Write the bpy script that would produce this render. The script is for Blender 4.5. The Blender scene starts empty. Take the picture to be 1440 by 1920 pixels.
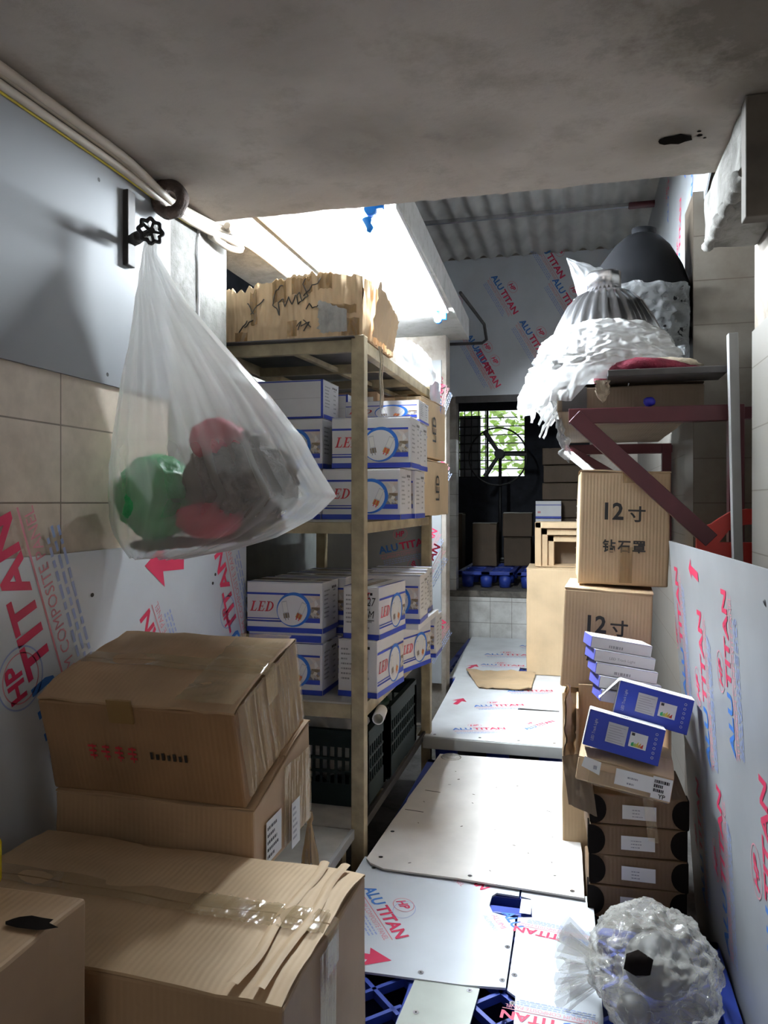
import bpy, bmesh, math, random
from mathutils import Vector, Matrix, noise, Euler
random.seed(7)
SC = bpy.context.scene
COL = SC.collection
V = Vector
R = math.radians

# ------------------------------------------------------------------ camera, world, light, exposure
cam_d = bpy.data.cameras.new('camera')
cam_d.sensor_fit = 'VERTICAL'; cam_d.sensor_height = 36.0
cam_d.lens = 1442 * 36.0 / 1920.0
cam_d.shift_y = -17 / 1920.0
cam_d.clip_start = 0.05
cam = bpy.data.objects.new('camera', cam_d); COL.objects.link(cam)
cam.location = (0, 0, 1.5); cam.rotation_euler = (R(90), 0, R(14.2))
SC.camera = cam

world = bpy.data.worlds.new('world'); SC.world = world
world.use_nodes = True
wn = world.node_tree.nodes; wl = world.node_tree.links
wn.clear()
wo = wn.new('ShaderNodeOutputWorld'); wb = wn.new('ShaderNodeBackground')
wb.inputs[0].default_value = (0.86, 0.93, 1.0, 1); wb.inputs[1].default_value = 1.3
wl.new(wb.outputs[0], wo.inputs[0])

TUBE_STRENGTH = 1000.0
FRONT_POWER = 9.0
def area(name, loc, rot, sx, sy, power, col):
    l = bpy.data.lights.new(name, 'AREA'); l.shape = 'RECTANGLE'; l.size = sx; l.size_y = sy
    l.energy = power; l.color = col
    o = bpy.data.objects.new(name, l); COL.objects.link(o); o.location = loc; o.rotation_euler = rot
    return o
area('front_fill', (-0.25, -1.85, 1.75), (R(90), 0, 0), 1.3, 1.7, FRONT_POWER, (1.0, 0.95, 0.9))  # added fill for the foreground, out of view; no shop front is built
area('window_daylight', (-1.1, 10.35, 2.3), (R(-90), 0, 0), 0.85, 0.85, 5.0, (0.9, 0.97, 1.0))

SC.view_settings.view_transform = 'Standard'
SC.view_settings.look = 'None'
SC.view_settings.exposure = 0.28
SC.view_settings.gamma = 1.0
SC.view_settings.use_curve_mapping = False
SC.cycles.use_denoising = True
SC.cycles.max_bounces = 10
SC.cycles.diffuse_bounces = 5
SC.cycles.transparent_max_bounces = 16
SC.cycles.sample_clamp_indirect = 6.0

# ------------------------------------------------------------------ materials
def nt(name):
    m = bpy.data.materials.new(name); m.use_nodes = True
    n = m.node_tree.nodes; l = m.node_tree.links
    n.clear()
    o = n.new('ShaderNodeOutputMaterial')
    return m, n, l, o
def N(n, kind, **kw):
    x = n.new(kind)
    for k, v in kw.items():
        if k.startswith('i_'):
            x.inputs[k[2:].replace('_', ' ')].default_value = v
        else:
            setattr(x, k, v)
    return x
def ramp(n, stops):
    r = n.new('ShaderNodeValToRGB')
    e = r.color_ramp.elements
    while len(e) < len(stops): e.new(0.5)
    for k, (p, c) in enumerate(stops):
        e[k].position = p; e[k].color = (c[0], c[1], c[2], 1)
    return r
def plain(name, col, rough=0.6, metal=0.0, var=0.12, scale=9.0, bump=0.0, spec=0.5, bscale=None):
    m, n, l, o = nt(name)
    p = N(n, 'ShaderNodeBsdfPrincipled'); p.inputs['Roughness'].default_value = rough
    p.inputs['Metallic'].default_value = metal; p.inputs['Specular IOR Level'].default_value = spec
    t = N(n, 'ShaderNodeTexCoord'); z = N(n, 'ShaderNodeTexNoise'); z.inputs['Scale'].default_value = scale
    z.inputs['Detail'].default_value = 6
    l.new(t.outputs['Object'], z.inputs['Vector'])
    lo = [c * (1 - var) for c in col]; hi = [min(1, c * (1 + var)) for c in col]
    r = ramp(n, [(0.3, lo), (0.7, hi)])
    l.new(z.outputs['Fac'], r.inputs[0]); l.new(r.outputs[0], p.inputs['Base Color'])
    if bump:
        z2 = N(n, 'ShaderNodeTexNoise'); z2.inputs['Scale'].default_value = bscale or scale * 4
        z2.inputs['Detail'].default_value = 5
        l.new(t.outputs['Object'], z2.inputs['Vector'])
        b = N(n, 'ShaderNodeBump'); b.inputs['Strength'].default_value = bump; b.inputs['Distance'].default_value = 0.01
        l.new(z2.outputs['Fac'], b.inputs['Height']); l.new(b.outputs[0], p.inputs['Normal'])
    l.new(p.outputs[0], o.inputs[0])
    return m
def cardboard(name, col, rough=0.62, axis='X'):
    m, n, l, o = nt(name)
    p = N(n, 'ShaderNodeBsdfPrincipled'); p.inputs['Roughness'].default_value = rough
    p.inputs['Specular IOR Level'].default_value = 0.3
    t = N(n, 'ShaderNodeTexCoord')
    z = N(n, 'ShaderNodeTexNoise'); z.inputs['Scale'].default_value = 5; z.inputs['Detail'].default_value = 8
    l.new(t.outputs['Object'], z.inputs['Vector'])
    r = ramp(n, [(0.25, [c * 0.8 for c in col]), (0.5, col), (0.75, [min(1, c * 1.14) for c in col])])
    l.new(z.outputs['Fac'], r.inputs[0]); l.new(r.outputs[0], p.inputs['Base Color'])
    w = N(n, 'ShaderNodeTexWave', bands_direction=axis); w.inputs['Scale'].default_value = 26
    w.inputs['Distortion'].default_value = 0.6
    l.new(t.outputs['Object'], w.inputs['Vector'])
    b = N(n, 'ShaderNodeBump'); b.inputs['Strength'].default_value = 0.12; b.inputs['Distance'].default_value = 0.004
    l.new(w.outputs['Fac'], b.inputs['Height']); l.new(b.outputs[0], p.inputs['Normal'])
    l.new(p.outputs[0], o.inputs[0])
    return m
def stained(name, base, stain, dark, scale=1.6, lo=0.45, hi=0.62, rough=0.85, bump=0.25, spots=()):
    m, n, l, o = nt(name)
    p = N(n, 'ShaderNodeBsdfPrincipled'); p.inputs['Roughness'].default_value = rough
    p.inputs['Specular IOR Level'].default_value = 0.2
    t = N(n, 'ShaderNodeTexCoord')
    z = N(n, 'ShaderNodeTexNoise'); z.inputs['Scale'].default_value = scale; z.inputs['Detail'].default_value = 10
    z.inputs['Roughness'].default_value = 0.6; z.inputs['Distortion'].default_value = 0.4
    l.new(t.outputs['Object'], z.inputs['Vector'])
    r = ramp(n, [(lo, base), (hi, stain)])
    l.new(z.outputs['Fac'], r.inputs[0])
    col = r.outputs[0]
    z2 = N(n, 'ShaderNodeTexNoise'); z2.inputs['Scale'].default_value = scale * 4.5; z2.inputs['Detail'].default_value = 8
    z2.inputs['Roughness'].default_value = 0.7
    l.new(t.outputs['Object'], z2.inputs['Vector'])
    for (c, rad, amt) in spots:          # damp patches with a shape of their own
        s = N(n, 'ShaderNodeVectorMath', operation='DISTANCE'); s.inputs[1].default_value = c
        l.new(t.outputs['Object'], s.inputs[0])
        ad = N(n, 'ShaderNodeMath', operation='MULTIPLY_ADD'); ad.inputs[1].default_value = -rad * 2.2
        l.new(z2.outputs['Fac'], ad.inputs[0]); l.new(s.outputs['Value'], ad.inputs[2])
        mr = N(n, 'ShaderNodeMapRange'); mr.inputs['From Min'].default_value = -rad * 0.65
        mr.inputs['From Max'].default_value = rad * 0.2; mr.inputs['To Min'].default_value = amt; mr.inputs['To Max'].default_value = 0
        l.new(ad.outputs[0], mr.inputs['Value'])
        mx = N(n, 'ShaderNodeMixRGB'); mx.inputs[2].default_value = (*dark, 1)
        l.new(mr.outputs[0], mx.inputs[0]); l.new(col, mx.inputs[1]); col = mx.outputs[0]
    r2 = ramp(n, [(0.32, (0.74, 0.73, 0.7)), (0.5, (0.95, 0.95, 0.95)), (0.7, (1.0, 1.0, 1.0))]); l.new(z2.outputs['Fac'], r2.inputs[0])
    mm = N(n, 'ShaderNodeMixRGB', blend_type='MULTIPLY'); mm.inputs[0].default_value = 1; l.new(col, mm.inputs[1]); l.new(r2.outputs[0], mm.inputs[2]); col = mm.outputs[0]
    l.new(col, p.inputs['Base Color'])
    b = N(n, 'ShaderNodeBump'); b.inputs['Strength'].default_value = bump; b.inputs['Distance'].default_value = 0.02
    l.new(z2.outputs['Fac'], b.inputs['Height']); l.new(b.outputs[0], p.inputs['Normal'])
    l.new(p.outputs[0], o.inputs[0])
    return m
def tiles(name, c1, c2, grout, plane, tw, th, off=(0, 0), dirt=(0.25, 0.2, 0.15), dirt_amt=0.5, rough=0.35):
    m, n, l, o = nt(name)
    p = N(n, 'ShaderNodeBsdfPrincipled'); p.inputs['Roughness'].default_value = rough
    t = N(n, 'ShaderNodeTexCoord'); s = N(n, 'ShaderNodeSeparateXYZ'); c = N(n, 'ShaderNodeCombineXYZ')
    l.new(t.outputs['Object'], s.inputs[0])
    a1 = N(n, 'ShaderNodeMath', operation='ADD'); a1.inputs[1].default_value = off[0] + tw * 200
    a2 = N(n, 'ShaderNodeMath', operation='ADD'); a2.inputs[1].default_value = off[1] + th * 200
    l.new(s.outputs['Y' if plane == 'YZ' else 'X'], a1.inputs[0]); l.new(s.outputs['Z'], a2.inputs[0])
    l.new(a1.outputs[0], c.inputs[0]); l.new(a2.outputs[0], c.inputs[1])
    b = N(n, 'ShaderNodeTexBrick'); b.offset = 0; b.squash = 1
    b.inputs['Color1'].default_value = (*c1, 1); b.inputs['Color2'].default_value = (*c2, 1); b.inputs['Mortar'].default_value = (*grout, 1)
    b.inputs['Scale'].default_value = 1; b.inputs['Mortar Size'].default_value = 0.0022
    b.inputs['Brick Width'].default_value = tw; b.inputs['Row Height'].default_value = th
    l.new(c.outputs[0], b.inputs['Vector'])
    z = N(n, 'ShaderNodeTexNoise'); z.inputs['Scale'].default_value = 3.5; z.inputs['Detail'].default_value = 9; z.inputs['Roughness'].default_value = 0.65
    l.new(t.outputs['Object'], z.inputs['Vector'])
    r = ramp(n, [(0.42, (0, 0, 0)), (0.75, (dirt_amt,) * 3)])
    l.new(z.outputs['Fac'], r.inputs[0])
    mx = N(n, 'ShaderNodeMixRGB'); mx.inputs[2].default_value = (*dirt, 1)
    l.new(r.outputs[0], mx.inputs[0]); l.new(b.outputs['Color'], mx.inputs[1])
    l.new(mx.outputs[0], p.inputs['Base Color'])
    bp = N(n, 'ShaderNodeBump', invert=True); bp.inputs['Strength'].default_value = 0.5; bp.inputs['Distance'].default_value = 0.003
    l.new(b.outputs['Fac'], bp.inputs['Height']); l.new(bp.outputs[0], p.inputs['Normal'])
    l.new(p.outputs[0], o.inputs[0])
    return m
def film(name, col, opacity, rough=0.25, spec=0.6, translucent=0.5, bump=0.3, bscale=30, gather=None):
    m, n, l, o = nt(name)
    t = N(n, 'ShaderNodeTexCoord'); z = N(n, 'ShaderNodeTexNoise'); z.inputs['Scale'].default_value = bscale; z.inputs['Detail'].default_value = 4
    l.new(t.outputs['Object'], z.inputs['Vector'])
    b = N(n, 'ShaderNodeBump'); b.inputs['Strength'].default_value = bump; b.inputs['Distance'].default_value = 0.01
    l.new(z.outputs['Fac'], b.inputs['Height'])
    p = N(n, 'ShaderNodeBsdfPrincipled'); p.inputs['Base Color'].default_value = (*col, 1); p.inputs['Roughness'].default_value = rough
    p.inputs['Specular IOR Level'].default_value = spec
    l.new(b.outputs[0], p.inputs['Normal'])
    tl = N(n, 'ShaderNodeBsdfTranslucent'); tl.inputs[0].default_value = (*col, 1)
    m1 = N(n, 'ShaderNodeMixShader'); m1.inputs[0].default_value = translucent
    l.new(p.outputs[0], m1.inputs[1]); l.new(tl.outputs[0], m1.inputs[2])
    tr = N(n, 'ShaderNodeBsdfTransparent'); m2 = N(n, 'ShaderNodeMixShader')
    # the film looks denser where seen edge-on, as folded sheet does
    lw = N(n, 'ShaderNodeLayerWeight'); lw.inputs[0].default_value = 0.35
    mr = N(n, 'ShaderNodeMapRange'); mr.inputs['To Min'].default_value = opacity; mr.inputs['To Max'].default_value = min(1, opacity + 0.35)
    l.new(lw.outputs['Facing'], mr.inputs['Value']); dens = mr.outputs[0]
    if gather:          # layers of film pile up where the sack is gathered towards its neck
        sp = N(n, 'ShaderNodeSeparateXYZ'); l.new(t.outputs['Object'], sp.inputs[0])
        g = N(n, 'ShaderNodeMapRange'); g.inputs['From Min'].default_value = gather[0]; g.inputs['From Max'].default_value = gather[1]
        g.inputs['To Min'].default_value = 0; g.inputs['To Max'].default_value = gather[2]
        l.new(sp.outputs['Z'], g.inputs['Value'])
        ad = N(n, 'ShaderNodeMath', operation='ADD', use_clamp=True); l.new(dens, ad.inputs[0]); l.new(g.outputs[0], ad.inputs[1]); dens = ad.outputs[0]
    l.new(dens, m2.inputs[0])
    l.new(tr.outputs[0], m2.inputs[1]); l.new(m1.outputs[0], m2.inputs[2])
    l.new(m2.outputs[0], o.inputs[0])
    return m
def emit(name, col, strength):
    m, n, l, o = nt(name)
    e = N(n, 'ShaderNodeEmission'); e.inputs[0].default_value = (*col, 1); e.inputs[1].default_value = strength
    l.new(e.outputs[0], o.inputs[0]); return m
def mottled(name, cols, scale, rough=0.5):
    m, n, l, o = nt(name)
    p = N(n, 'ShaderNodeBsdfPrincipled'); p.inputs['Roughness'].default_value = rough
    t = N(n, 'ShaderNodeTexCoord'); v = N(n, 'ShaderNodeTexVoronoi'); v.inputs['Scale'].default_value = scale
    l.new(t.outputs['Object'], v.inputs['Vector'])
    s = N(n, 'ShaderNodeSeparateColor'); l.new(v.outputs['Color'], s.inputs[0])
    r = ramp(n, [(k / (len(cols) - 1), c) for k, c in enumerate(cols)])
    l.new(s.outputs[0], r.inputs[0]); l.new(r.outputs[0], p.inputs['Base Color']); l.new(p.outputs[0], o.inputs[0])
    return m

CB = cardboard('cardboard_brown', (0.42, 0.285, 0.17))
CBT = cardboard('cardboard_tan', (0.56, 0.405, 0.25))
CBL = cardboard('cardboard_pale', (0.64, 0.475, 0.295))
CBR = cardboard('cardboard_ochre', (0.30, 0.18, 0.095))
CBD = cardboard('cardboard_dull', (0.2, 0.15, 0.105))
CBF = cardboard('cardboard_shaded_brown', (0.17, 0.105, 0.058))  # ochre cardboard with the shade under the tilted carton put into its colour
CBK = cardboard('cardboard_dimmed', (0.1, 0.07, 0.045))  # brown cardboard with the back room's gloom mixed into its colour
CBI = plain('cardboard_grey_brown', (0.32, 0.25, 0.18), 0.8)
TAPE = film('packing_tape', (0.5, 0.38, 0.22), 0.34, 0.07, 1.0, 0.0, 0.4, 20)
TAPEB = film('brown_packing_tape', (0.38, 0.24, 0.1), 0.6, 0.18, 0.7, 0.1, 0.3, 14)
WHITE = plain('white_paper_board', (0.78, 0.78, 0.8), 0.45, var=0.04)
PAPER = plain('label_paper', (0.8, 0.8, 0.78), 0.6, var=0.05)
BLUE = plain('blue_print', (0.02, 0.05, 0.42), 0.4, var=0.08)
BLUEL = plain('bright_blue_print', (0.02, 0.16, 0.62), 0.4, var=0.05)
RED = plain('red_print', (0.55, 0.03, 0.05), 0.5, var=0.08)
PINK = plain('crimson_print', (0.72, 0.04, 0.12), 0.45, var=0.06)
PBLUE = plain('panel_blue_print', (0.05, 0.2, 0.62), 0.45, var=0.06)
PLILAC = plain('panel_pale_blue_print', (0.38, 0.47, 0.75), 0.45, var=0.06)
PROSE = plain('panel_pale_red_print', (0.75, 0.3, 0.36), 0.45, var=0.06)
INK = plain('black_ink', (0.025, 0.023, 0.022), 0.6, var=0.1)
INKG = plain('grey_ink', (0.32, 0.32, 0.34), 0.6, var=0.1)
GOLD = plain('gold_print', (0.55, 0.3, 0.06), 0.4)
SILV = plain('silver_print', (0.55, 0.55, 0.58), 0.4)
PHOTO = mottled('printed_photo', [(0.07, 0.05, 0.03), (0.3, 0.22, 0.13), (0.14, 0.16, 0.25), (0.75, 0.7, 0.6), (0.2, 0.14, 0.08)], 75)
PHOTOP = mottled('printed_photo_pale', [(0.5, 0.45, 0.45), (0.8, 0.78, 0.75), (0.62, 0.5, 0.42), (0.75, 0.72, 0.74)], 40)
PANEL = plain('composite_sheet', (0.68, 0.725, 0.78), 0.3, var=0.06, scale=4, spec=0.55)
PANELR = plain('darkened_filmed_sheet', (0.35, 0.37, 0.39), 0.35, var=0.14, scale=3, spec=0.5)  # film-greyed copy of the composite sheet, darkened to offset the tube's light
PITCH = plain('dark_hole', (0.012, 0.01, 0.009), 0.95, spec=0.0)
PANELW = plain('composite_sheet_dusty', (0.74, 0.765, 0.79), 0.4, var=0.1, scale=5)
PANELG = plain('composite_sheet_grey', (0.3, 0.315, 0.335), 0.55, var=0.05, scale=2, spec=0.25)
PANELB = plain('composite_sheet_back', (0.76, 0.73, 0.7), 0.55, var=0.09, scale=6, bump=0.05)
GREENGREY = plain('grey_green_sheet', (0.5, 0.54, 0.49), 0.45, var=0.08)
PLASTER = stained('old_plaster', (0.42, 0.38, 0.34), (0.27, 0.235, 0.2), (0.07, 0.05, 0.035), 3.0)
PLASTERG = stained('grey_plaster', (0.23, 0.225, 0.21), (0.14, 0.135, 0.125), (0.07, 0.05, 0.035), 5.0, bump=0.5)
SOFFIT = stained('white_soffit', (0.5, 0.5, 0.49), (0.34, 0.33, 0.31), (0.2, 0.17, 0.13), 3.0, 0.5, 0.8, bump=0.35)
CEIL = stained('damp_ceiling', (0.61, 0.555, 0.5), (0.47, 0.425, 0.375), (0.11, 0.092, 0.07), 1.3, 0.4, 0.68,
               spots=[((0.4, 1.62, 2.5), 0.32, 0.8), ((0.42, 2.0, 2.5), 0.14, 0.6), ((0.24, 2.22, 2.5), 0.12, 0.45), ((-0.6, 2.06, 2.5), 0.2, 0.42),
                      ((-0.27, 2.1, 2.5), 0.13, 0.34), ((-1.15, 2.05, 2.5), 0.15, 0.38), ((-0.65, 1.5, 2.5), 0.16, 0.22), ((0.0, 1.6, 2.5), 0.16, 0.2)])
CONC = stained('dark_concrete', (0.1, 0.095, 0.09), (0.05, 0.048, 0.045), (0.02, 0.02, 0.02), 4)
CONCL = stained('rough_concrete', (0.24, 0.22, 0.19), (0.12, 0.11, 0.1), (0.03, 0.03, 0.03), 6, bump=0.8)
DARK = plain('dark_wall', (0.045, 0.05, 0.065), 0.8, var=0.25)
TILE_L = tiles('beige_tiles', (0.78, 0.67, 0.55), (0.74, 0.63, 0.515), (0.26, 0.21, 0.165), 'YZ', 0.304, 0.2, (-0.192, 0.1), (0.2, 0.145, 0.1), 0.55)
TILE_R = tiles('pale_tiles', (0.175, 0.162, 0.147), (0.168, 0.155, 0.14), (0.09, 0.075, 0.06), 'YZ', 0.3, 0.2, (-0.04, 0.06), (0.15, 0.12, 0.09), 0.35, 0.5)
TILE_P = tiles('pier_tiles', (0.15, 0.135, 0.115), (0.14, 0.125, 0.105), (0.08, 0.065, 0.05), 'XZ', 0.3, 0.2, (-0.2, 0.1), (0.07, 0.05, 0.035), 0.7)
TILE_W = tiles('white_step_tiles', (0.82, 0.82, 0.79), (0.78, 0.78, 0.75), (0.3, 0.28, 0.25), 'XZ', 0.2, 0.2, (0, 0.02), (0.2, 0.18, 0.14), 0.7)
ROOF = plain('fibre_cement_sheet', (0.62, 0.62, 0.6), 0.7, var=0.2, scale=3, bump=0.1)
SHELFP = plain('old_painted_steel', (0.34, 0.28, 0.175), 0.55, var=0.3, scale=14, bump=0.15)
GREYBOARD = plain('grey_board', (0.36, 0.35, 0.32), 0.6, var=0.2)
DKBOARD = plain('dark_board', (0.07, 0.065, 0.065), 0.6, var=0.3)
MAROON = plain('maroon_painted_steel', (0.095, 0.018, 0.026), 0.4, var=0.15)
CRATE = plain('dark_crate_plastic', (0.012, 0.02, 0.02), 0.65, spec=0.15)
PALLET = plain('blue_pallet_plastic', (0.03, 0.065, 0.38), 0.42, var=0.15)
PALLETD = plain('dark_blue_plastic', (0.01, 0.018, 0.085), 0.5)
REDP = plain('red_plastic', (0.5, 0.03, 0.02), 0.35)
ALU = plain('brushed_aluminium', (0.5, 0.5, 0.52), 0.24, 0.95, var=0.12, scale=20)
GREYSTRIP = plain('grey_profile', (0.32, 0.33, 0.33), 0.5, var=0.08)
BLACKM = plain('black_lacquer', (0.009, 0.0095, 0.011), 0.6, spec=0.1)
BLACK = plain('black_plastic', (0.012, 0.012, 0.013), 0.5)
IRON = plain('dark_iron', (0.05, 0.045, 0.042), 0.6, 0.4, var=0.3)
CABLE = plain('cream_cable', (0.62, 0.55, 0.46), 0.5, var=0.08)
YELLOWW = plain('yellow_wire', (0.62, 0.5, 0.05), 0.4)
PUTTY = plain('brown_putty', (0.075, 0.05, 0.04), 0.9, var=0.4, scale=40, bump=0.6)
BLUEC = plain('blue_lamp_clip', (0.0, 0.2, 0.75), 0.3)
YTAPE = film('yellow_tape_roll', (0.8, 0.62, 0.02), 0.85, 0.2, 0.6, 0.3, 0.05)
MILKY = film('milky_bag_film', (0.86, 0.86, 0.84), 0.27, 0.2, 0.8, 0.45, 0.35, 22, gather=(0.3, 0.75, 0.35))
CLEARB = film('clear_grey_film', (0.66, 0.65, 0.6), 0.26, 0.1, 1.0, 0.15, 0.8, 30)
WHITEF = film('white_film', (0.7, 0.71, 0.71), 0.74, 0.25, 0.7, 0.3, 0.4, 22)
GREYF = film('grey_film', (0.5, 0.52, 0.54), 0.38, 0.1, 1.0, 0.2, 0.8, 26)
GREENB = plain('green_bag', (0.03, 0.36, 0.12), 0.35, var=0.35, scale=14, bump=0.5)
BROWNB = plain('brown_rags', (0.09, 0.07, 0.06), 0.8, var=0.6, scale=16, bump=0.8)
PINKB = plain('pink_net', (0.5, 0.05, 0.09), 0.6, var=0.3, scale=20, bump=0.5)
WINEB = plain('wine_cloth', (0.2, 0.015, 0.04), 0.75, var=0.3, scale=20, bump=0.5)
CREAMB = plain('cream_cloth', (0.6, 0.52, 0.4), 0.8, var=0.2, scale=20, bump=0.5)
LEAF = plain('leaf_green', (0.42, 0.6, 0.14), 0.5, var=0.5, scale=3)
WOOD = plain('raw_wood', (0.4, 0.28, 0.16), 0.6, var=0.2)
TUBEM = emit('lit_tube', (0.86, 0.94, 1.0), TUBE_STRENGTH)
GLASSF = plain('frosted_leaf', (0.3, 0.31, 0.33), 0.5)

# ------------------------------------------------------------------ geometry helpers
def fr(O, U, W):
    return V(O), V(U).normalized(), V(W).normalized()
_tc = {}
def text_geo(s, off=0.0):
    k = (s, off)
    if k in _tc: return _tc[k]
    c = bpy.data.curves.new('t', 'FONT'); c.body = s; c.size = 1.0; c.resolution_u = 2; c.fill_mode = 'FRONT'; c.offset = off
    o = bpy.data.objects.new('t', c); COL.objects.link(o)
    bpy.context.view_layer.update()
    me = o.to_mesh()
    vs = [(v.co.x, v.co.y) for v in me.vertices]; fs = [tuple(p.vertices) for p in me.polygons]
    o.to_mesh_clear(); bpy.data.objects.remove(o); bpy.data.curves.remove(c)
    if vs:
        x0 = min(v[0] for v in vs); vs = [(v[0] - x0, v[1]) for v in vs]
    w = max([v[0] for v in vs] or [1])
    h = max([v[1] for v in vs] or [1])
    _tc[k] = (vs, fs, w, h)
    return _tc[k]
def smooth_noise(p, s=1.0): return noise.noise(V(p) * s)
class B:
    def __init__(s): s.bm = bmesh.new(); s.mats = []
    def mi(s, m):
        if m not in s.mats: s.mats.append(m)
        return s.mats.index(m)
    def face(s, pts, m, smooth=False):
        try: f = s.bm.faces.new([s.bm.verts.new(p) for p in pts])
        except ValueError: return
        f.material_index = s.mi(m); f.smooth = smooth
    def merge(s, t, m, M=None, smooth=None):
        i = s.mi(m); mp = {}
        for v in t.verts: mp[v] = s.bm.verts.new((M @ v.co) if M else v.co)
        for f in t.faces:
            try: g = s.bm.faces.new([mp[v] for v in f.verts])
            except ValueError: continue
            g.material_index = i; g.smooth = f.smooth if smooth is None else smooth
        t.free()
    def box(s, lo, hi, m, bev=0.0, M=None, cuts=0, amp=0.0, seed=0, fq=7.0):
        t = bmesh.new(); bmesh.ops.create_cube(t, size=1)
        lo = V(lo); hi = V(hi); c = (lo + hi) / 2; d = hi - lo
        for v in t.verts: v.co = V((v.co.x * d.x + c.x, v.co.y * d.y + c.y, v.co.z * d.z + c.z))
        if cuts: bmesh.ops.subdivide_edges(t, edges=t.edges[:], cuts=cuts, use_grid_fill=True)
        if bev: 
            es = [e for e in t.edges if e.calc_face_angle(0) > 0.5]
            bmesh.ops.bevel(t, geom=es, offset=min(bev, min(d) * 0.4), segments=2, affect='EDGES', profile=0.5)
        if amp:
            o = V((seed * 3.7, seed * 1.3, seed * 2.1))
            for v in t.verts:
                v.co += noise.noise_vector(v.co * fq + o) * amp
        s.merge(t, m, M)
    def grid(s, fn, nx, ny, m, cu=False, smooth=True, thick=0):
        i = s.mi(m); vs = []
        for b in range(ny + 1):
            vs.append([s.bm.verts.new(fn(a / nx, b / ny)) for a in range(nx if cu else nx + 1)])
        for b in range(ny):
            for a in range(nx):
                a2 = (a + 1) % nx if cu else a + 1
                try: f = s.bm.faces.new((vs[b][a], vs[b][a2], vs[b + 1][a2], vs[b + 1][a]))
                except ValueError: continue
                f.material_index = i; f.smooth = smooth
        return vs
    def tube(s, pts, r, m, n=8, caps=True):
        pts = [V(p) for p in pts]; i = s.mi(m); rings = []
        up = None
        for k, p in enumerate(pts):
            t = (pts[min(k + 1, len(pts) - 1)] - pts[max(k - 1, 0)]).normalized()
            if up is None:
                up = t.orthogonal().normalized()
            up = (up - t * up.dot(t)).normalized(); sd = t.cross(up)
            rr = r[k] if isinstance(r, (list, tuple)) else r
            rings.append([s.bm.verts.new(p + (up * math.cos(q) + sd * math.sin(q)) * rr) for q in [2 * math.pi * j / n for j in range(n)]])
        for a, b in zip(rings, rings[1:]):
            for j in range(n):
                f = s.bm.faces.new((a[j], a[(j + 1) % n], b[(j + 1) % n], b[j])); f.material_index = i; f.smooth = True
        if caps:
            for rg in (rings[0][::-1], rings[-1]):
                f = s.bm.faces.new(rg); f.material_index = i
    def lathe(s, prof, m, M, n=32, ribs=0, rib=0.0):
        i = s.mi(m); rings = []
        for (r, z) in prof:
            rings.append([s.bm.verts.new(M @ V(((r + rib * (r > 0.02) * math.cos(q * ribs)) * math.cos(q), (r + rib * (r > 0.02) * math.cos(q * ribs)) * math.sin(q), z))) for q in [2 * math.pi * j / n for j in range(n)]])
        for a, b in zip(rings, rings[1:]):
            for j in range(n):
                f = s.bm.faces.new((a[j], a[(j + 1) % n], b[(j + 1) % n], b[j])); f.material_index = i; f.smooth = True
    def ico(s, c, r3, m, sub=4, amp=0.15, fq=3.0, seed=0, ridge=True, flat=None, flatz=None):
        t = bmesh.new(); bmesh.ops.create_icosphere(t, subdivisions=sub, radius=1)
        o = V((seed * 5.1, seed * 2.3, -seed * 1.7)); c = V(c)
        for v in t.verts:
            d = v.co.normalized()
            a = noise.noise(d * fq + o); b = noise.noise(d * fq * 2.3 + o)
            if ridge: a = 0.5 - abs(a) * 2.0; b = 0.5 - abs(b) * 2.0
            k = 1 + amp * a + amp * 0.5 * b
            v.co = c + V((d.x * r3[0] * k, d.y * r3[1] * k, d.z * r3[2] * k))
            if flatz is not None and v.co.z < flatz: v.co.z = flatz + 0.004 * (noise.noise(v.co * 20) + 0.5)
        for f in t.faces: f.smooth = True
        s.merge(t, m)
    def poly(s, pts, F, m, off=0.0008):
        O, U, W = F; n = U.cross(W)
        s.face([O + U * x + W * y + n * off for x, y in pts], m)
    def rect(s, x0, y0, x1, y1, F, m, off=0.0008): s.poly([(x0, y0), (x1, y0), (x1, y1), (x0, y1)], F, m, off)
    def text(s, st, x, y, size, F, m, off=0.001, width=None, bold=0.0, shear=0.0, center=False, rot=0.0):
        vs, fs, w, h = text_geo(st, bold)
        O, U, W = F; n = U.cross(W); i = s.mi(m)
        sx = size if width is None else width / w
        if center: x -= w * sx / 2
        ca, sa = math.cos(rot), math.sin(rot)
        nv = []
        for a, b in vs:
            px = a * sx + shear * b * size; py = b * size
            qx, qy = x + px * ca - py * sa, y + px * sa + py * ca
            nv.append(s.bm.verts.new(O + U * qx + W * qy + n * off))
        for f in fs:
            try: g = s.bm.faces.new([nv[k] for k in f])
            except ValueError: continue
            g.material_index = i
        return w * sx
    def ring(s, cx, cy, rx, ry, t, F, m, off=0.001, n=40, a0=0, a1=2 * math.pi, rot=0.0):
        ca, sa = math.cos(rot), math.sin(rot)
        def pt(q, k): 
            x, y = (rx + k) * math.cos(q), (ry + k) * math.sin(q)
            return (cx + x * ca - y * sa, cy + x * sa + y * ca)
        for j in range(n):
            q, q2 = a0 + (a1 - a0) * j / n, a0 + (a1 - a0) * (j + 1) / n
            s.poly([pt(q, -t / 2), pt(q2, -t / 2), pt(q2, t / 2), pt(q, t / 2)][::-1], F, m, off)
    def disc(s, cx, cy, rx, ry, F, m, off=0.001, n=40, rot=0.0):
        ca, sa = math.cos(rot), math.sin(rot)
        s.poly([(cx + rx * math.cos(q) * ca - ry * math.sin(q) * sa, cy + rx * math.cos(q) * sa + ry * math.sin(q) * ca) for q in [2 * math.pi * j / n for j in range(n)]], F, m, off)
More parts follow.
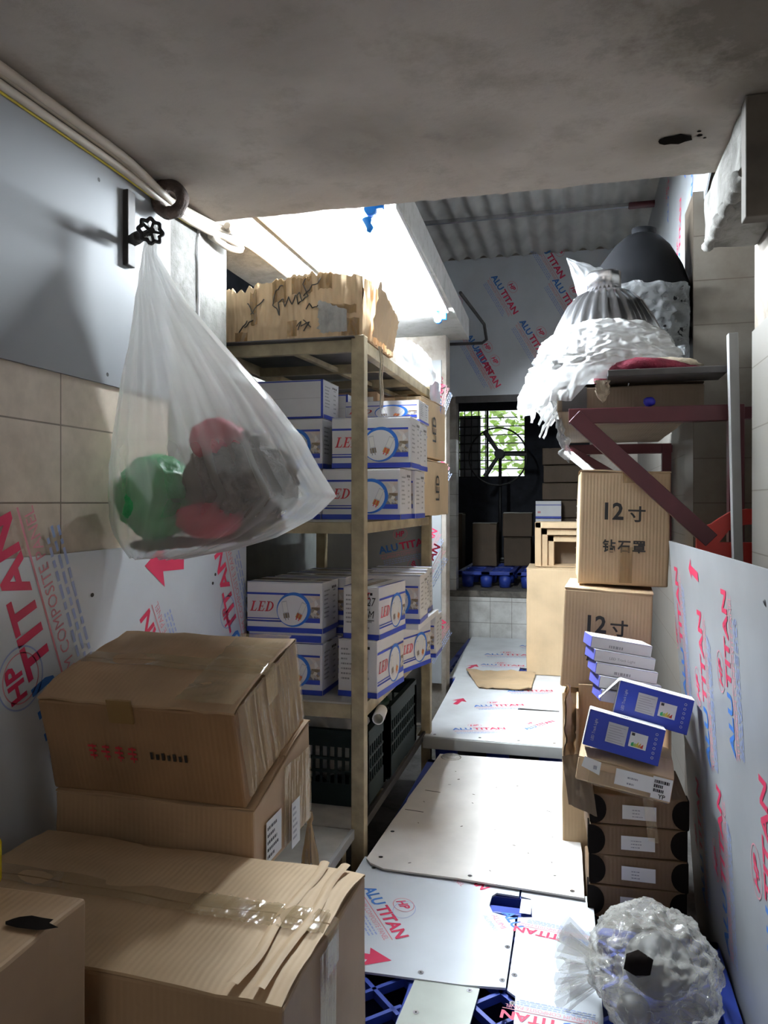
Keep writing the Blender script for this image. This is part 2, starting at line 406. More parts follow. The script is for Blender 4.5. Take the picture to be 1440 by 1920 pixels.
    def plate(s, outline, holes, F, t, m):
        O, U, W = F; n = U.cross(W); tm = bmesh.new(); es = []
        for lp in [outline] + holes:
            vs = [tm.verts.new(O + U * x + W * y) for x, y in lp]
            es += [tm.edges.new((vs[k], vs[(k + 1) % len(vs)])) for k in range(len(vs))]
        bmesh.ops.triangle_fill(tm, use_beauty=True, use_dissolve=False, edges=es, normal=n)
        g = bmesh.ops.extrude_face_region(tm, geom=tm.faces[:])
        for v in [x for x in g['geom'] if isinstance(x, bmesh.types.BMVert)]: v.co -= n * t
        bmesh.ops.recalc_face_normals(tm, faces=tm.faces[:])
        s.merge(tm, m)
    def bar(s, p, q, wx, wy, m, up=(0, 0, 1), bev=0.002):
        p = V(p); q = V(q); d = q - p; z = d.normalized(); u = V(up)
        x = u.cross(z)
        if x.length < 1e-4: x = V((1, 0, 0))
        x.normalize(); y = z.cross(x)
        M = Matrix((x, y, z)).transposed().to_4x4(); M.translation = p
        s.box((-wx / 2, -wy / 2, 0), (wx / 2, wy / 2, d.length), m, bev, M)

def props(o, label=None, cat=None, group=None, kind=None):
    if label: o['label'] = label
    if cat: o['category'] = cat
    if group: o['group'] = group
    if kind: o['kind'] = kind
    return o
def basis(o): return Matrix.LocRotScale(o.location, o.rotation_euler.to_quaternion(), None)
def obj(name, b, parent=None, local=False, label=None, recalc=False):
    me = bpy.data.meshes.new(name)
    if recalc: bmesh.ops.recalc_face_normals(b.bm, faces=b.bm.faces[:])
    o = bpy.data.objects.new(name, me)
    if parent is not None and not local:
        M = Matrix.Identity(4); q = parent
        chain = []
        while q is not None: chain.append(q); q = q.parent
        for q in reversed(chain): M = M @ basis(q)
        b.bm.transform(M.inverted())
    b.bm.to_mesh(me); b.bm.free()
    for m in b.mats: me.materials.append(m)
    if parent is not None: o.parent = parent
    if label: o['label'] = label
    COL.objects.link(o)
    return o
def single(name, b, label, cat, group=None, kind=None, recalc=False):
    vs = [v.co for v in b.bm.verts]
    c = V(((min(v.x for v in vs) + max(v.x for v in vs)) / 2, (min(v.y for v in vs) + max(v.y for v in vs)) / 2, min(v.z for v in vs)))
    b.bm.transform(Matrix.Translation(-c))
    o = obj(name, b, recalc=recalc); o.location = c
    return props(o, label, cat, group, kind)
def struct(name, b): return props(obj(name, b), kind='structure')
def thing(name, label, cat, loc=(0, 0, 0), rot=(0, 0, 0), group=None):
    o = bpy.data.objects.new(name, None); COL.objects.link(o); o.empty_display_size = 0.05
    o.location = loc; o.rotation_euler = rot
    return props(o, label, cat, group)
def copy_tree(o, parent=None):
    c = o.copy(); COL.objects.link(c)
    if parent is not None: c.parent = parent
    for ch in list(o.children): copy_tree(ch, c)
    return c
def sb(name, lo, hi, m, **k):
    b = B(); b.box(lo, hi, m, **k); return struct(name, b)

def print_unit(b, F, x, y, L, rot, off=0.001, logo=True, pale=False, fine=True):
    """one repeat of the sheet's printing: two-colour name, rule, small line, round mark"""
    O, U, W = F; ca, sa = math.cos(rot), math.sin(rot)
    G = (O + U * x + W * y, U * ca + W * sa, W * ca - U * sa)
    h = L * 0.18
    b.text('ALU', 0, 0, h, G, PBLUE, off, width=L * 0.37, bold=0.03)
    b.text('TITAN', L * 0.4, 0, h, G, PINK, off, width=L * 0.6, bold=0.03)
    b.rect(0, -L * 0.045, L, -L * 0.035, G, PROSE, off)
    if fine:
        b.text('ALUMINUM COMPOSITE PANEL', 0.02 * L, -L * 0.115, L * 0.075, G, PROSE, off, width=L * 0.96)
        rnd = random.Random(int(L * 1000 + x * 77))
        for k in range(3):
            xx = 0.05 * L
            while xx < L * 0.85:
                ww = L * rnd.uniform(0.02, 0.07); b.rect(xx, -L * (0.155 + k * 0.035), xx + ww, -L * (0.14 + k * 0.035), G, PLILAC, off); xx += ww + L * 0.015
    if logo:
        b.text('HP', L * 0.37, L * 0.235, L * 0.13, G, PINK, off, bold=0.03, shear=0.2)
        b.ring(L * 0.46, L * 0.28, L * 0.13, L * 0.1, L * 0.008, G, PROSE, off, 28)
def arrow(b, F, x, y, L, rot, off=0.001):
    O, U, W = F; ca, sa = math.cos(rot), math.sin(rot)
    G = (O + U * x + W * y, U * ca + W * sa, W * ca - U * sa)
    b.poly([(0, -L * .09), (L * .55, -L * .09), (L * .5, -L * .3), (L, 0), (L * .5, L * .3), (L * .55, L * .09), (0, L * .09)], G, PINK, off)
def marks(b, F, x0, y0, x1, y1, rows, m, seed, off=0.001, fill=0.8, hgt=0.45):
    """print too small to read"""
    rnd = random.Random(seed); rh = (y1 - y0) / rows
    for k in range(rows):
        xx = x0; y = y1 - (k + 1) * rh
        while xx < x0 + (x1 - x0) * fill * rnd.uniform(0.5, 1.0):
            ww = (x1 - x0) * rnd.uniform(0.03, 0.12)
            b.rect(xx, y, min(xx + ww, x1), y + rh * hgt, F, m, off); xx += ww + (x1 - x0) * 0.03

# ------------------------------------------------------------------ the shell
sb('floor', (-2.4, -2.1, -0.1), (1.3, 7.2, 0), CONC)
sb('wall_front', (-2.4, -2.2, 0), (1.3, -2.1, 2.7), PLASTER)
# ceiling slab with a ragged front edge
b = B()
def slab(u, v):
    y = -2.1 + 4.6 * v; x = -1.45 + 2.02 * u
    if v > 0.99: y += 0.012 * noise.noise(V((x * 9, 0, 1))) + 0.02 * max(0, noise.noise(V((x * 23, 2, 1))))
    return V((x, y, 2.5))
g = b.grid(slab, 90, 40, CEIL, smooth=False)
top = [b.bm.verts.new(v.co + V((0, 0.0, 0.14))) for v in g[-1]]
for k in range(90):
    f = b.bm.faces.new((g[-1][k], g[-1][k + 1], top[k + 1], top[k])); f.material_index = b.mi(CEIL)
b.box((-1.45, -2.1, 2.53), (0.57, 2.46, 2.64), PLASTER)
struct('ceiling', b)
b = B()     # hole broken through the ceiling plaster
rnd = random.Random(3)
F = fr((0.259, 2.245, 2.4985), (1, 0, 0), (0, -1, 0))
b.poly([((0.036 + 0.012 * rnd.random()) * math.cos(q) * 1.05, (0.024 + 0.012 * rnd.random()) * math.sin(q)) for q in [2 * math.pi * k / 14 for k in range(14)]], F, PITCH, 0.0006)
for (x, y, r) in ((0.06, 0.01, 0.008), (0.075, -0.008, 0.005), (0.055, 0.035, 0.006)): b.disc(x, y, r, r * 0.8, F, PITCH, 0.0006, 9)
struct('trim_1', b)
sb('upper_light_stop', (-2.4, 2.3, 2.64), (1.3, 2.4, 4.6), PLASTER)  # unseen wall added above the slab to shut out sky light
# left wall: tiled band, plaster end
b = B()
b.box((-1.5, -2.1, 0), (-1.29, 2.245, 2.5), TILE_L)
b.box((-1.5, 2.245, 0), (-1.289, 2.672, 2.5), PLASTERG, 0.004)
struct('wall_left', b)
b = B()     # chipped seam down the plaster end of the wall
def chip(u, v):
    z = 1.5 + v * 1.0
    w = 0.006 + 0.018 * abs(noise.noise(V((0, 3, z * 9))))
    return V((-1.288 + 0.008 * math.sin(u * math.pi) + 0.004 * noise.noise(V((u * 3, 1, z * 30))), 2.44 + 0.025 * noise.noise(V((1, 2, z * 5))) + (u - 0.5) * 2 * w, z))
b.grid(chip, 5, 60, SOFFIT)
struct('trim_2', b)
sb('wall_left_rear', (-1.6, 2.672, 0), (-1.48, 7.2, 2.36), plain('dark_grey_green_wall', (0.075, 0.08, 0.075), 0.8, var=0.2))
sb('left_light_stop', (-2.5, 2.3, 0), (-2.4, 7.3, 4.6), DARK)  # outer shell wall added for light-tightness behind the niche
b = B(); b.box((-2.4, 2.3, 2.28), (-1.6, 7.2, 2.36), DARK); struct('floor_niche', b)  # the void's shade is put into this near-black colour
b = B(); b.box((-2.4, 2.3, 0), (-1.5, 2.4, 4.6), DARK); struct('wall_niche_end', b)
# lit soffit above the rack with its edge beam
b = B()
P0 = [(-1.21, 2.47), (-0.645, 2.47), (-0.728, 5.25), (-1.21, 5.25)]
def prism(b, pts, z0, z1, m):
    n = len(pts)
    b.face([(x, y, z0) for x, y in pts][::-1], m); b.face([(x, y, z1) for x, y in pts], m)
    for k in range(n):
        (x, y), (x2, y2) = pts[k], pts[(k + 1) % n]
        b.face([(x, y, z0), (x2, y2, z0), (x2, y2, z1), (x, y, z1)], m)
prism(b, P0, 2.62, 2.76, SOFFIT)
struct('ceiling_loft', b)
b = B()
pf = [(-1.29, 2.53), (-1.21, 2.62), (-1.21, 2.76), (-1.5, 2.76), (-1.5, 2.53)]
for (y0, y1) in ((2.5, 5.25),):
    b.face([(x, y0, z) for x, z in pf], PLASTERG); b.face([(x, y1, z) for x, z in pf][::-1], PLASTERG)
    for k in range(5):
        (x, z), (x2, z2) = pf[k], pf[(k + 1) % 5]
        b.face([(x, y0, z), (x, y1, z), (x2, y1, z2), (x2, y0, z2)], PLASTERG)
struct('trim_3', b)
# end pier behind the rack
sb('wall_pier', (-1.5, 5.07, 0), (-0.855, 5.22, 2.62), PLASTER, bev=0.006)
# right side: near wall, recess, pier, rear wall
b = B()
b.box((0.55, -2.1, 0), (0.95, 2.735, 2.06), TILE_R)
b.box((0.556, -2.1, 2.06), (0.95, 2.725, 2.64), PLASTER)
struct('wall_right', b)
sb('wall_right_recess', (0.78, 2.7, 0), (0.95, 3.72, 4.6), PLASTERG)
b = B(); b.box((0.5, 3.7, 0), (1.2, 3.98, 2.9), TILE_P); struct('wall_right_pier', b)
b = B()
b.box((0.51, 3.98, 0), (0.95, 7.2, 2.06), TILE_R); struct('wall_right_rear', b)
b = B(); b.box((0.56, 3.98, 2.06), (0.95, 7.2, 4.6), PLASTER); struct('wall_right_rear_upper', b)
sb('wall_right_upper', (0.78, 2.3, 2.6), (0.95, 4.0, 4.6), PLASTERG)
# dropped beam along the right edge of the ceiling, rough broken lower corner
b = B()
b.box((0.397, 2.1, 2.325), (0.556, 2.69, 2.5), PLASTERG, 0.01, cuts=6, amp=0.012, seed=3, fq=9)
struct('trim_4', b)
b = B(); b.tube([(0.405 + 0.008 * noise.noise(V((k * 0.4, 7, 1))), 2.09 + 0.02 * k, 2.33 + 0.02 * noise.noise(V((k * 0.35, 1, 1)))) for k in range(31)], [0.017 + 0.02 * noise.noise(V((k * 0.5, 4, 1))) for k in range(31)], PLASTERG, 9)
struct('trim_5', b)
b = B(); b.box((0.396, 2.04, 2.2), (0.455, 2.095, 2.498), plain('weathered_board', (0.1, 0.085, 0.07), 0.8, var=0.3), 0.004)
single('hanging_board', b, 'short dark vertical board fixed under the right end of the ceiling', 'board')
# back wall with the doorway, and the dark room behind, one step up
b = B()
b.box((-2.4, 7.2, 0), (-1.12, 7.35, 2.1), TILE_W); b.box((-2.4, 7.2, 2.1), (-1.12, 7.35, 4.6), PLASTER)
b.box((0.1, 7.2, 0), (1.2, 7.35, 4.6), PLASTER); b.box((-1.12, 7.2, 2.49), (0.1, 7.35, 4.6), PLASTER)
struct('wall_back', b)
b = B(); b.box((-1.12, 7.2, 0), (0.1, 7.34, 0.62), TILE_W); struct('trim_6', b)
b = B(); b.box((-2.4, 7.19, 0.62), (1.2, 10.3, 0.68), CONCL, 0.01, cuts=8, amp=0.008, seed=5, fq=12); struct('floor_back_room', b)
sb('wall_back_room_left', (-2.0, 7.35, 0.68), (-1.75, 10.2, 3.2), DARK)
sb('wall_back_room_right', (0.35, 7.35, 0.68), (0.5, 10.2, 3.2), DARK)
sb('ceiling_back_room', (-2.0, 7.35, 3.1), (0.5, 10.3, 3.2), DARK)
b = B()
wx0, wx1, wz0, wz1 = -1.53, -0.66, 1.83, 2.71
b.box((-2.0, 10, 0.68), (wx0, 10.1, 3.2), DARK); b.box((wx1, 10, 0.68), (0.5, 10.1, 3.2), DARK)
b.box((wx0, 10, 0.68), (wx1, 10.1, wz0), DARK); b.box((wx0, 10, wz1), (wx1, 10.1, 3.2), DARK)
struct('wall_far', b)
win = props(bpy.data.objects.new('window_1', None), kind='structure'); COL.objects.link(win); win.location = ((wx0 + wx1) / 2, 10.02, wz0)
b = B()
for (a, c) in (((wx0, 10.02, wz0), (wx1, 10.02, wz0)), ((wx0, 10.02, wz1), (wx1, 10.02, wz1)), ((wx0, 10.02, wz0), (wx0, 10.02, wz1)), ((wx1, 10.02, wz0), (wx1, 10.02, wz1))): b.bar(a, c, 0.03, 0.03, BLACK)
b.bar((-1.15, 10.03, wz0), (-1.15, 10.03, wz1), 0.03, 0.03, BLACK)
obj('window_frame', b, win)
b = B()
for k in range(1, 8): z = wz0 + (wz1 - wz0) * k / 8; b.tube([(wx0, 9.99, z), (wx1, 9.99, z)], 0.007, BLACK, 6)
for k in range(1, 5): x = wx0 + 0.09 * k; b.tube([(x, 9.985, wz0), (x, 9.985, wz1)], 0.007, BLACK, 6)
obj('grille', b, win)
b = B(); b.box((wx0 + 0.015, 10.04, wz0 + 0.015), (-1.24, 10.06, wz1 - 0.07), GLASSF); obj('sash', b, win)
# greenery outside
b = B(); rnd = random.Random(11)
for k in range(2600):
    c = V((rnd.uniform(-3.2, 0.6), rnd.uniform(11.2, 13.2), rnd.uniform(0.8, 4.2))); L = rnd.uniform(0.05, 0.13)
    M = Matrix.LocRotScale(c, Euler((rnd.uniform(-1, 1), rnd.uniform(-1, 1), rnd.uniform(0, 6.3))), None)
    b.face([M @ V(p) for p in ((0, -L, 0), (L * .4, -L * .2, .01), (L * .3, L * .5, 0), (0, L, -.01), (-L * .3, L * .5, 0), (-L * .4, -L * .2, .01))], LEAF)
single('tree_foliage', b, 'bright green tree leaves seen outside the barred rear window', 'tree', kind='stuff')
# corrugated roof, upper panels
b = B()
def corr(u, v):
    x = -2.4 + 3.4 * u; y = 2.4 + 4.9 * v
    return V((x, y, 3.79 + 0.0 * y + 0.022 * math.sin(x * 2 * math.pi / 0.15)))
b.grid(corr, 240, 2, ROOF)
def corr2(u, v):
    x = -2.4 + 3.4 * u; y = 2.4 + 3.65 * v
    return V((x, y, 3.768 + 0.022 * math.sin(x * 2 * math.pi / 0.15)))
b.grid(corr2, 240, 2, ROOF)
struct('ceiling_roof', b)
b = B(); b.box((-2.4, 6.0, 3.71), (0.5, 6.03, 3.738), ALU); struct('trim_7', b)
sb('sky_light_lid', (-2.5, 2.2, 4.6), (1.3, 7.4, 4.7), DARK)  # unseen lid added over the shell to keep sky light out
b = B(); b.box((0.36, 5.98, 3.7), (0.56, 6.05, 3.735), MAROON, 0.01); single('purlin_end', b, 'dark red painted steel end piece where the roof batten meets the right wall', 'steel bracket')

# ------------------------------------------------------------------ wall sheets
b = B()
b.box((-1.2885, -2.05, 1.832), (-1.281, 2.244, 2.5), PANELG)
for (y, z) in ((1.86, 2.39), (1.9, 1.86), (1.2, 2.35), (1.3, 1.9)): b.disc(y, z, 0.006, 0.006, fr((-1.281, 0, 0), (0, 1, 0), (0, 0, 1)), INK, 0.0008, 8)
single('wall_sheet', b, 'plain grey smooth sheet on the left wall above the beige tiles', 'wall panel')
b = B()
b.box((-1.2885, -2.05, 0), (-1.281, 2.83, 1.37), PANEL)
F = fr((-1.281, 0, 0), (0, 1, 0), (0, 0, 1))
print_unit(b, F, 1.76, 0.845, 0.68, R(111), logo=False)
b.ring(1.555, 1.085, 0.075, 0.075, 0.004, F, PLILAC); b.ring(1.555, 1.085, 0.06, 0.06, 0.003, F, PROSE); b.text('HP', 1.575, 1.04, 0.075, F, PINK, rot=R(108), bold=0.03)
print_unit(b, F, 2.33, 0.77, 0.46, R(118), logo=False)
print_unit(b, F, 2.83, 0.83, 0.55, R(113), logo=False)
b.ring(2.66, 1.09, 0.06, 0.06, 0.004, F, PLILAC); b.text('HP', 2.68, 1.05, 0.06, F, PINK, rot=R(112), bold=0.03)
arrow(b, F, 2.33, 1.3, 0.24, R(178))
for (y, z) in ((2.56, 1.24), (2.54, 1.21), (1.83, 1.25)): b.disc(y, z, 0.008, 0.006, F, INK, 0.001, 8)
single('composite_panel', b, 'pale printed composite sheet with red arrow on the lower left wall', 'wall panel')
b = B()
b.box((-2.3, 7.17, 2.5), (0.55, 7.195, 3.78), PANEL)
F = fr((0, 7.17, 0), (1, 0, 0), (0, 0, 1))
for (x, z) in ((-0.79, 3.6), (-0.235, 3.53), (-0.53, 3.17), (-1.02, 3.06), (-0.37, 3.9), (-1.3, 3.5), (-0.95, 2.93)): print_unit(b, F, x, z, 0.42, R(-60), off=0.002)
single('composite_panel', b, 'shadowed printed composite sheet on the back wall above the doorway', 'wall panel')
b = B(); b.box((-1.12, 7.165, 2.44), (0.1, 7.2, 2.5), DKBOARD); struct('door_1', b)
b = B()
F = fr((0.545, 0, 0), (0, -1, 0), (0, 0, 1))
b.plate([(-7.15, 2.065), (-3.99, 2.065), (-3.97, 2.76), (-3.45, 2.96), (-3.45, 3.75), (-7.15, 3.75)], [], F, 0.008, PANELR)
for (y, z) in ((5.42, 2.62), (4.55, 2.72), (4.1, 2.5), (4.85, 2.3), (5.1, 3.25), (6.2, 3.0), (4.3, 3.2), (4.05, 3.0)): print_unit(b, F, -y, z, 0.46, R(82), fine=False)
single('composite_panel', b, 'bright printed composite sheet high on the right wall under the roof', 'wall panel')
b = B()
b.box((-1.47, 5.045, 0.3), (-0.885, 5.067, 2.45), PANELR)
F = fr((0, 5.045, 0), (1, 0, 0), (0, 0, 1))
for (x, z, r) in ((-1.05, 1.05, 62), (-0.96, 2.0, 70), (-1.35, 1.12, 10), (-1.0, 0.45, 60), (-1.0, 1.5, 60)): print_unit(b, F, x, z, 0.3, R(r))
single('composite_panel', b, 'printed composite sheet on the pier beyond the rear end of the steel rack', 'wall panel')
b = B()
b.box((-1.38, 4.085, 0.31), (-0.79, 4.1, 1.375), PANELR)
F = fr((0, 4.085, 0), (1, 0, 0), (0, 0, 1))
for (x, z, q) in ((-1.06, 1.22, 12), (-0.86, 1.0, 62), (-1.2, 0.6, 30)): print_unit(b, F, x, z, 0.3, R(q))
single('composite_panel', b, 'shaded printed composite sheet closing the rear of the rack under the middle shelf', 'wall panel')
# right foreground sheet leaning on the wall
th = 0.006
def rp(u, v, o=0.0):
    y = 2.91 - 1.95 * u; z = 1.365 * v
    x = 0.41 + 0.052 * u + 0.03 * (1 - v) * 0 - (0.1 - 0.045 * u) * (v ** 0.75) + 0.012 * math.sin(v * 3.0) * (1 - u)
    return V((x + o, y, z + 0.0))
b = B()
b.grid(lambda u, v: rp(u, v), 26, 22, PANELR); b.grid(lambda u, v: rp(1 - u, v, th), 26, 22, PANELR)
b.grid(lambda u, v: rp(0, u, th * (1 - v)), 22, 1, PANELR); b.grid(lambda u, v: rp(1, u, th * v), 22, 1, PANELR)
b.grid(lambda u, v: rp(u, 1, th * (1 - v)), 26, 1, PANELR)
def rtext(b, y, z, L, chars=True):
    """printing that follows the bowed sheet: built flat, then bent on to it"""
    t = B(); F2 = (V((0, 0, 0)), V((1, 0, 0)), V((0, 1, 0)))
    print_unit(t, F2, 0, 0, L, 0, off=0)
    for v in t.bm.verts:
        uu = (2.91 - (y + v.co.y)) / 1.95; vv = (z + v.co.x) / 1.365
        p = rp(min(1, max(0, uu)), min(1, max(0, vv))); v.co = p + V((-0.0012, 0, 0))
    for k, m in enumerate(t.mats): b.mi(m)
    mp = {}
    for v in t.bm.verts: mp[v] = b.bm.verts.new(v.co)
    for f in t.bm.faces:
        try: g = b.bm.faces.new([mp[v] for v in f.verts])
        except ValueError: continue
        g.material_index = b.mi(t.mats[f.material_index])
    t.bm.free()
for (y, z, L) in ((2.78, 0.84, 0.44), (2.42, 0.72, 0.46), (2.08, 0.86, 0.42), (2.30, 0.24, 0.46), (1.80, 0.44, 0.46), (2.66, 0.2, 0.4)): rtext(b, y, z, L)
def bend(b, pts, y, z, m):
    q = []
    for (a, c) in pts:
        q.append(rp((2.91 - (y + a)) / 1.95, (z + c) / 1.365) + V((-0.0012, 0, 0)))
    b.face(q, m)
bend(b, [(0.06, 0.0), (0.02, .035), (0.022, .014), (-0.08, .0), (-0.08, -.028), (0.022, -.012), (0.022, -.03)], 2.5, 1.295, PINK)
single('composite_panel', b, 'tall printed composite sheet leaning at the right edge of the walkway', 'wall panel')
b = B()
for k in range(3): b.ico((0.392 + 0.006 * k, 1.74 - 0.02 * k, 1.295 - 0.03 * k), (0.018, 0.028, 0.022), INK, 2, 0.5, 3, k)
single('rag_scrap', b, 'small black torn scrap on the right foreground sheet near its top', 'scrap')

# ------------------------------------------------------------------ floor pallets
def pallet(label, x0, x1, y0, y1, z0, z1, group, tray=False):
    t = thing('plastic_pallet', label, 'pallet', ((x0 + x1) / 2, (y0 + y1) / 2, z0), group=group)
    b = B(); w = 0.045; zt = z1; zb = z1 - 0.035
    for (a, c) in (((x0, y0), (x1, y0 + w)), ((x0, y1 - w), (x1, y1)), ((x0, y0), (x0 + w, y1)), ((x1 - w, y0), (x1, y1))): b.box((a[0], a[1], zb), (c[0], c[1], zt), PALLET, 0.004)
    xm = (x0 + x1) / 2; ym = (y0 + y1) / 2
    b.box((xm - w, y0, zb), (xm + w, y1, zt), PALLET, 0.004); b.box((x0, ym - w, zb), (x1, ym + w, zt), PALLET, 0.004)
    for (ax, bx) in ((x0 + w, xm - w), (xm + w, x1 - w)):
        for (ay, by) in ((y0 + w, ym - w), (ym + w, y1 - w)):
            n = max(2, int((by - ay) / 0.13)); lx = bx - ax
            st = (by - ay) / n
            k = -int(lx / st) - 1
            while k <= n:
                for d in (1, -1):
                    # one diagonal rib clipped to its field
                    p = (ax, ay + k * st) if d > 0 else (bx, ay + k * st)
                    y_s, y_e = p[1], p[1] + lx
                    s0 = max(0, (ay - y_s) / lx); s1 = min(1, (by - y_s) / lx)
                    if s1 - s0 > 0.03:
                        xa = p[0] + d * lx * s0; xb = p[0] + d * lx * s1
                        b.bar((xa, y_s + lx * s0, zt - 0.013), (xb, y_s + lx * s1, zt - 0.013), 0.012, 0.022, PALLET, bev=0)
                k += 1
    obj('deck', b, t)
    if tray:
        b = B(); b.box((x0 + 0.02, y0 + 0.02, z0 + 0.09), (x1 - 0.02, y1 - 0.02, z0 + 0.1), PALLETD); obj('lower_deck', b, t)
    for fx in (x0 + 0.09, xm, x1 - 0.09):
        for fy in (y0 + 0.08, ym, y1 - 0.08):
            b = B(); b.lathe([(0, z0), (0.052, z0), (0.062, zb), (0, zb)], PALLET, Matrix.Translation((fx, fy, 0)), 18); obj('foot', b, t)
    return t
PG = 'blue plastic pallets of the walkway'
pallet('blue lattice plastic pallet nearest the camera under the printed floor sheets', -0.80, 0.0, 0.95, 2.5, 0, 0.2, PG, tray=True)
pallet('blue plastic pallet under the clear sack in the lower right corner', 0.012, 0.4, 0.95, 2.45, 0, 0.2, PG, tray=True)
pallet('blue plastic pallet under the plain off-white floor board', -0.74, 0.0, 2.56, 3.84, 0, 0.2, PG)
pallet('blue plastic pallet with a printed sheet just behind the off-white board', -0.775, -0.05, 3.99, 5.35, 0, 0.245, PG)
pallet('blue plastic pallet at the foot of the tiled step', -0.99, -0.1, 5.42, 7.1, 0, 0.245, PG)
pallet('blue plastic pallet on the raised back room floor, left one', -1.14, -0.60, 7.42, 8.5, 0.685, 0.84, PG)
pallet('blue plastic pallet on the raised back room floor, right one', -0.57, 0.05, 7.42, 8.5, 0.685, 0.84, PG)

UP = lambda z: fr((0, 0, z), (1, 0, 0), (0, 1, 0))
def screws(b, F, pts):
    for (x, y) in pts:
        b.disc(x, y, 0.008, 0.008, F, ALU, 0.0012, 10); b.disc(x, y, 0.003, 0.003, F, INK, 0.0016, 8)
# front sheets
b = B(); F = UP(0.212)
hole = [(-0.275, 2.53), (-0.262, 2.555), (-0.195, 2.55), (-0.193, 2.418), (-0.215, 2.415), (-0.26, 2.43), (-0.277, 2.47)]
b.plate([(-0.755, 2.03), (-0.3, 2.045), (-0.188, 2.06), (-0.19, 2.415), (-0.215, 2.415), (-0.262, 2.43), (-0.277, 2.47), (-0.275, 2.53), (-0.262, 2.555), (-0.19, 2.55), (-0.19, 2.64), (-0.755, 2.7)], [], F, 0.006, PANEL)
print_unit(b, F, -0.70, 2.475, 0.32, R(-56)); b.ring(-0.535, 2.375, 0.035, 0.05, 0.002, F, PLILAC)
G = UP(0.212)
b.text('TITAN', -0.41, 2.665, 0.05, G, PINK, rot=R(-48), bold=0.03); b.text('PANEL', -0.43, 2.62, 0.025, G, PROSE, rot=R(-48))
b.text('ALU', -0.235, 2.435, 0.05, G, PBLUE, rot=R(-62), bold=0.03); b.text('ALUMI', -0.265, 2.41, 0.028, G, PROSE, rot=R(-62)); b.text('ALUMINU', -0.29, 2.4, 0.02, G, PLILAC, rot=R(-60))
arrow(b, F, -0.66, 2.105, 0.15, R(-1))
screws(b, F, ((-0.2, 2.09), (-0.42, 2.07), (-0.205, 2.62), (-0.2, 2.25), (-0.7, 2.62)))
single('floor_sheet', b, 'printed composite floor sheet with blue and red lettering left of the seam', 'floor panel', 'sheets laid on the walkway')
b = B(); F = UP(0.2125)
b.plate([(-0.183, 1.5), (0.045, 1.45), (0.06, 2.0), (0.045, 2.6), (-0.183, 2.63), (-0.183, 2.55), (-0.15, 2.54), (-0.14, 2.43), (-0.183, 2.418), (-0.183, 2.05), (-0.16, 2.03), (-0.155, 1.9), (-0.183, 1.88)], [], F, 0.006, PANEL)
print_unit(b, F, 0.16 - 0.12, 2.335, 0.3 - 0.07, R(172), logo=False); print_unit(b, F, 0.05, 1.95, 0.24, R(176), logo=False)
b.rect(-0.18, 2.44, -0.145, 2.53, F, PANELW, 0.003)
screws(b, F, ((-0.165, 2.6), (-0.17, 2.12), (-0.165, 2.0)))
single('floor_sheet', b, 'printed composite floor sheet right of the seam beside the plastic sack', 'floor panel', 'sheets laid on the walkway')
b = B(); F = UP(0.2085)
b.plate([(-0.47, 1.3), (-0.19, 1.3), (-0.19, 1.88), (-0.262, 1.88), (-0.255, 2.045), (-0.43, 2.045)], [], F, 0.006, GREENGREY)
screws(b, F, ((-0.40, 1.91), (-0.28, 2.03)))
single('floor_sheet', b, 'small plain grey-green sheet at the bottom edge beside the bare blue lattice', 'floor panel', 'sheets laid on the walkway')
# off-white board
b = B(); F = UP(0.225)
wb = [(-0.738, 2.66), (-0.715, 2.63), (-0.66, 2.60), (-0.4, 2.595), (0.018, 2.565), (0.012, 2.9), (-0.02, 3.4), (-0.062, 3.885), (-0.3, 3.875), (-0.683, 3.86), (-0.70, 3.5), (-0.715, 3.25), (-0.712, 3.2), (-0.725, 3.0)]
b.plate(wb, [], F, 0.006, PANELB)
rnd = random.Random(5)
for k in range(26):
    x, y = rnd.uniform(-0.66, -0.03), rnd.uniform(2.66, 3.8); b.disc(x, y, rnd.uniform(0.002, 0.008), rnd.uniform(0.002, 0.006), F, CONCL, 0.0008, 7, rnd.random() * 3)
for (x, y, l) in ((-0.66, 3.35, 0.07), (-0.7, 3.12, 0.08), (-0.13, 3.25, 0.02)): b.poly([(x, y), (x + l, y - 0.01), (x + l, y - 0.004), (x, y + 0.006)], F, INK)
screws(b, F, ((-0.69, 2.68), (-0.36, 2.62), (-0.70, 2.9), (-0.05, 3.83), (-0.66, 3.83), (-0.02, 2.6)))
single('floor_board', b, 'large dusty off-white board screwed down in the middle of the walkway', 'floor panel', 'sheets laid on the walkway')
b = B()
b.lathe([(0.045, 0.225), (0.052, 0.226), (0.045, 0.232), (0.02, 0.229), (0.0, 0.229)], CLEARB, Matrix.Translation((-0.62, 3.82, 0.0)), 20)
single('clear_lid', b, 'clear round plastic lid on the far left corner of the off-white board', 'disc')  # clear lid lying flat
# rear sheets
b = B(); F = UP(0.272)
b.plate([(-0.79, 3.985), (-0.06, 3.97), (-0.07, 5.4), (-0.84, 5.4)], [], F, 0.026, PANELW)
print_unit(b, F, -0.61, 4.62, 0.31, R(20)); print_unit(b, F, -0.66, 4.12, 0.29, R(17)); print_unit(b, F, -0.27, 4.22, 0.25, R(55)); print_unit(b, F, -0.45, 5.05, 0.3, R(15))
arrow(b, F, -0.73, 4.65, 0.16, R(80)); b.poly([(-0.35, 4.62), (-0.11, 4.63), (-0.11, 4.65), (-0.35, 4.66)], F, INK)
screws(b, F, ((-0.74, 4.02), (-0.5, 4.02), (-0.3, 4.02), (-0.12, 4.02)))
b.box((-0.792, 3.955, 0.215), (-0.058, 3.968, 0.272), GREYSTRIP, 0.002)
single('floor_sheet', b, 'printed sheet on the pallet behind the off-white board, red arrow at left', 'floor panel', 'sheets laid on the walkway')
b = B(); F = UP(0.258)
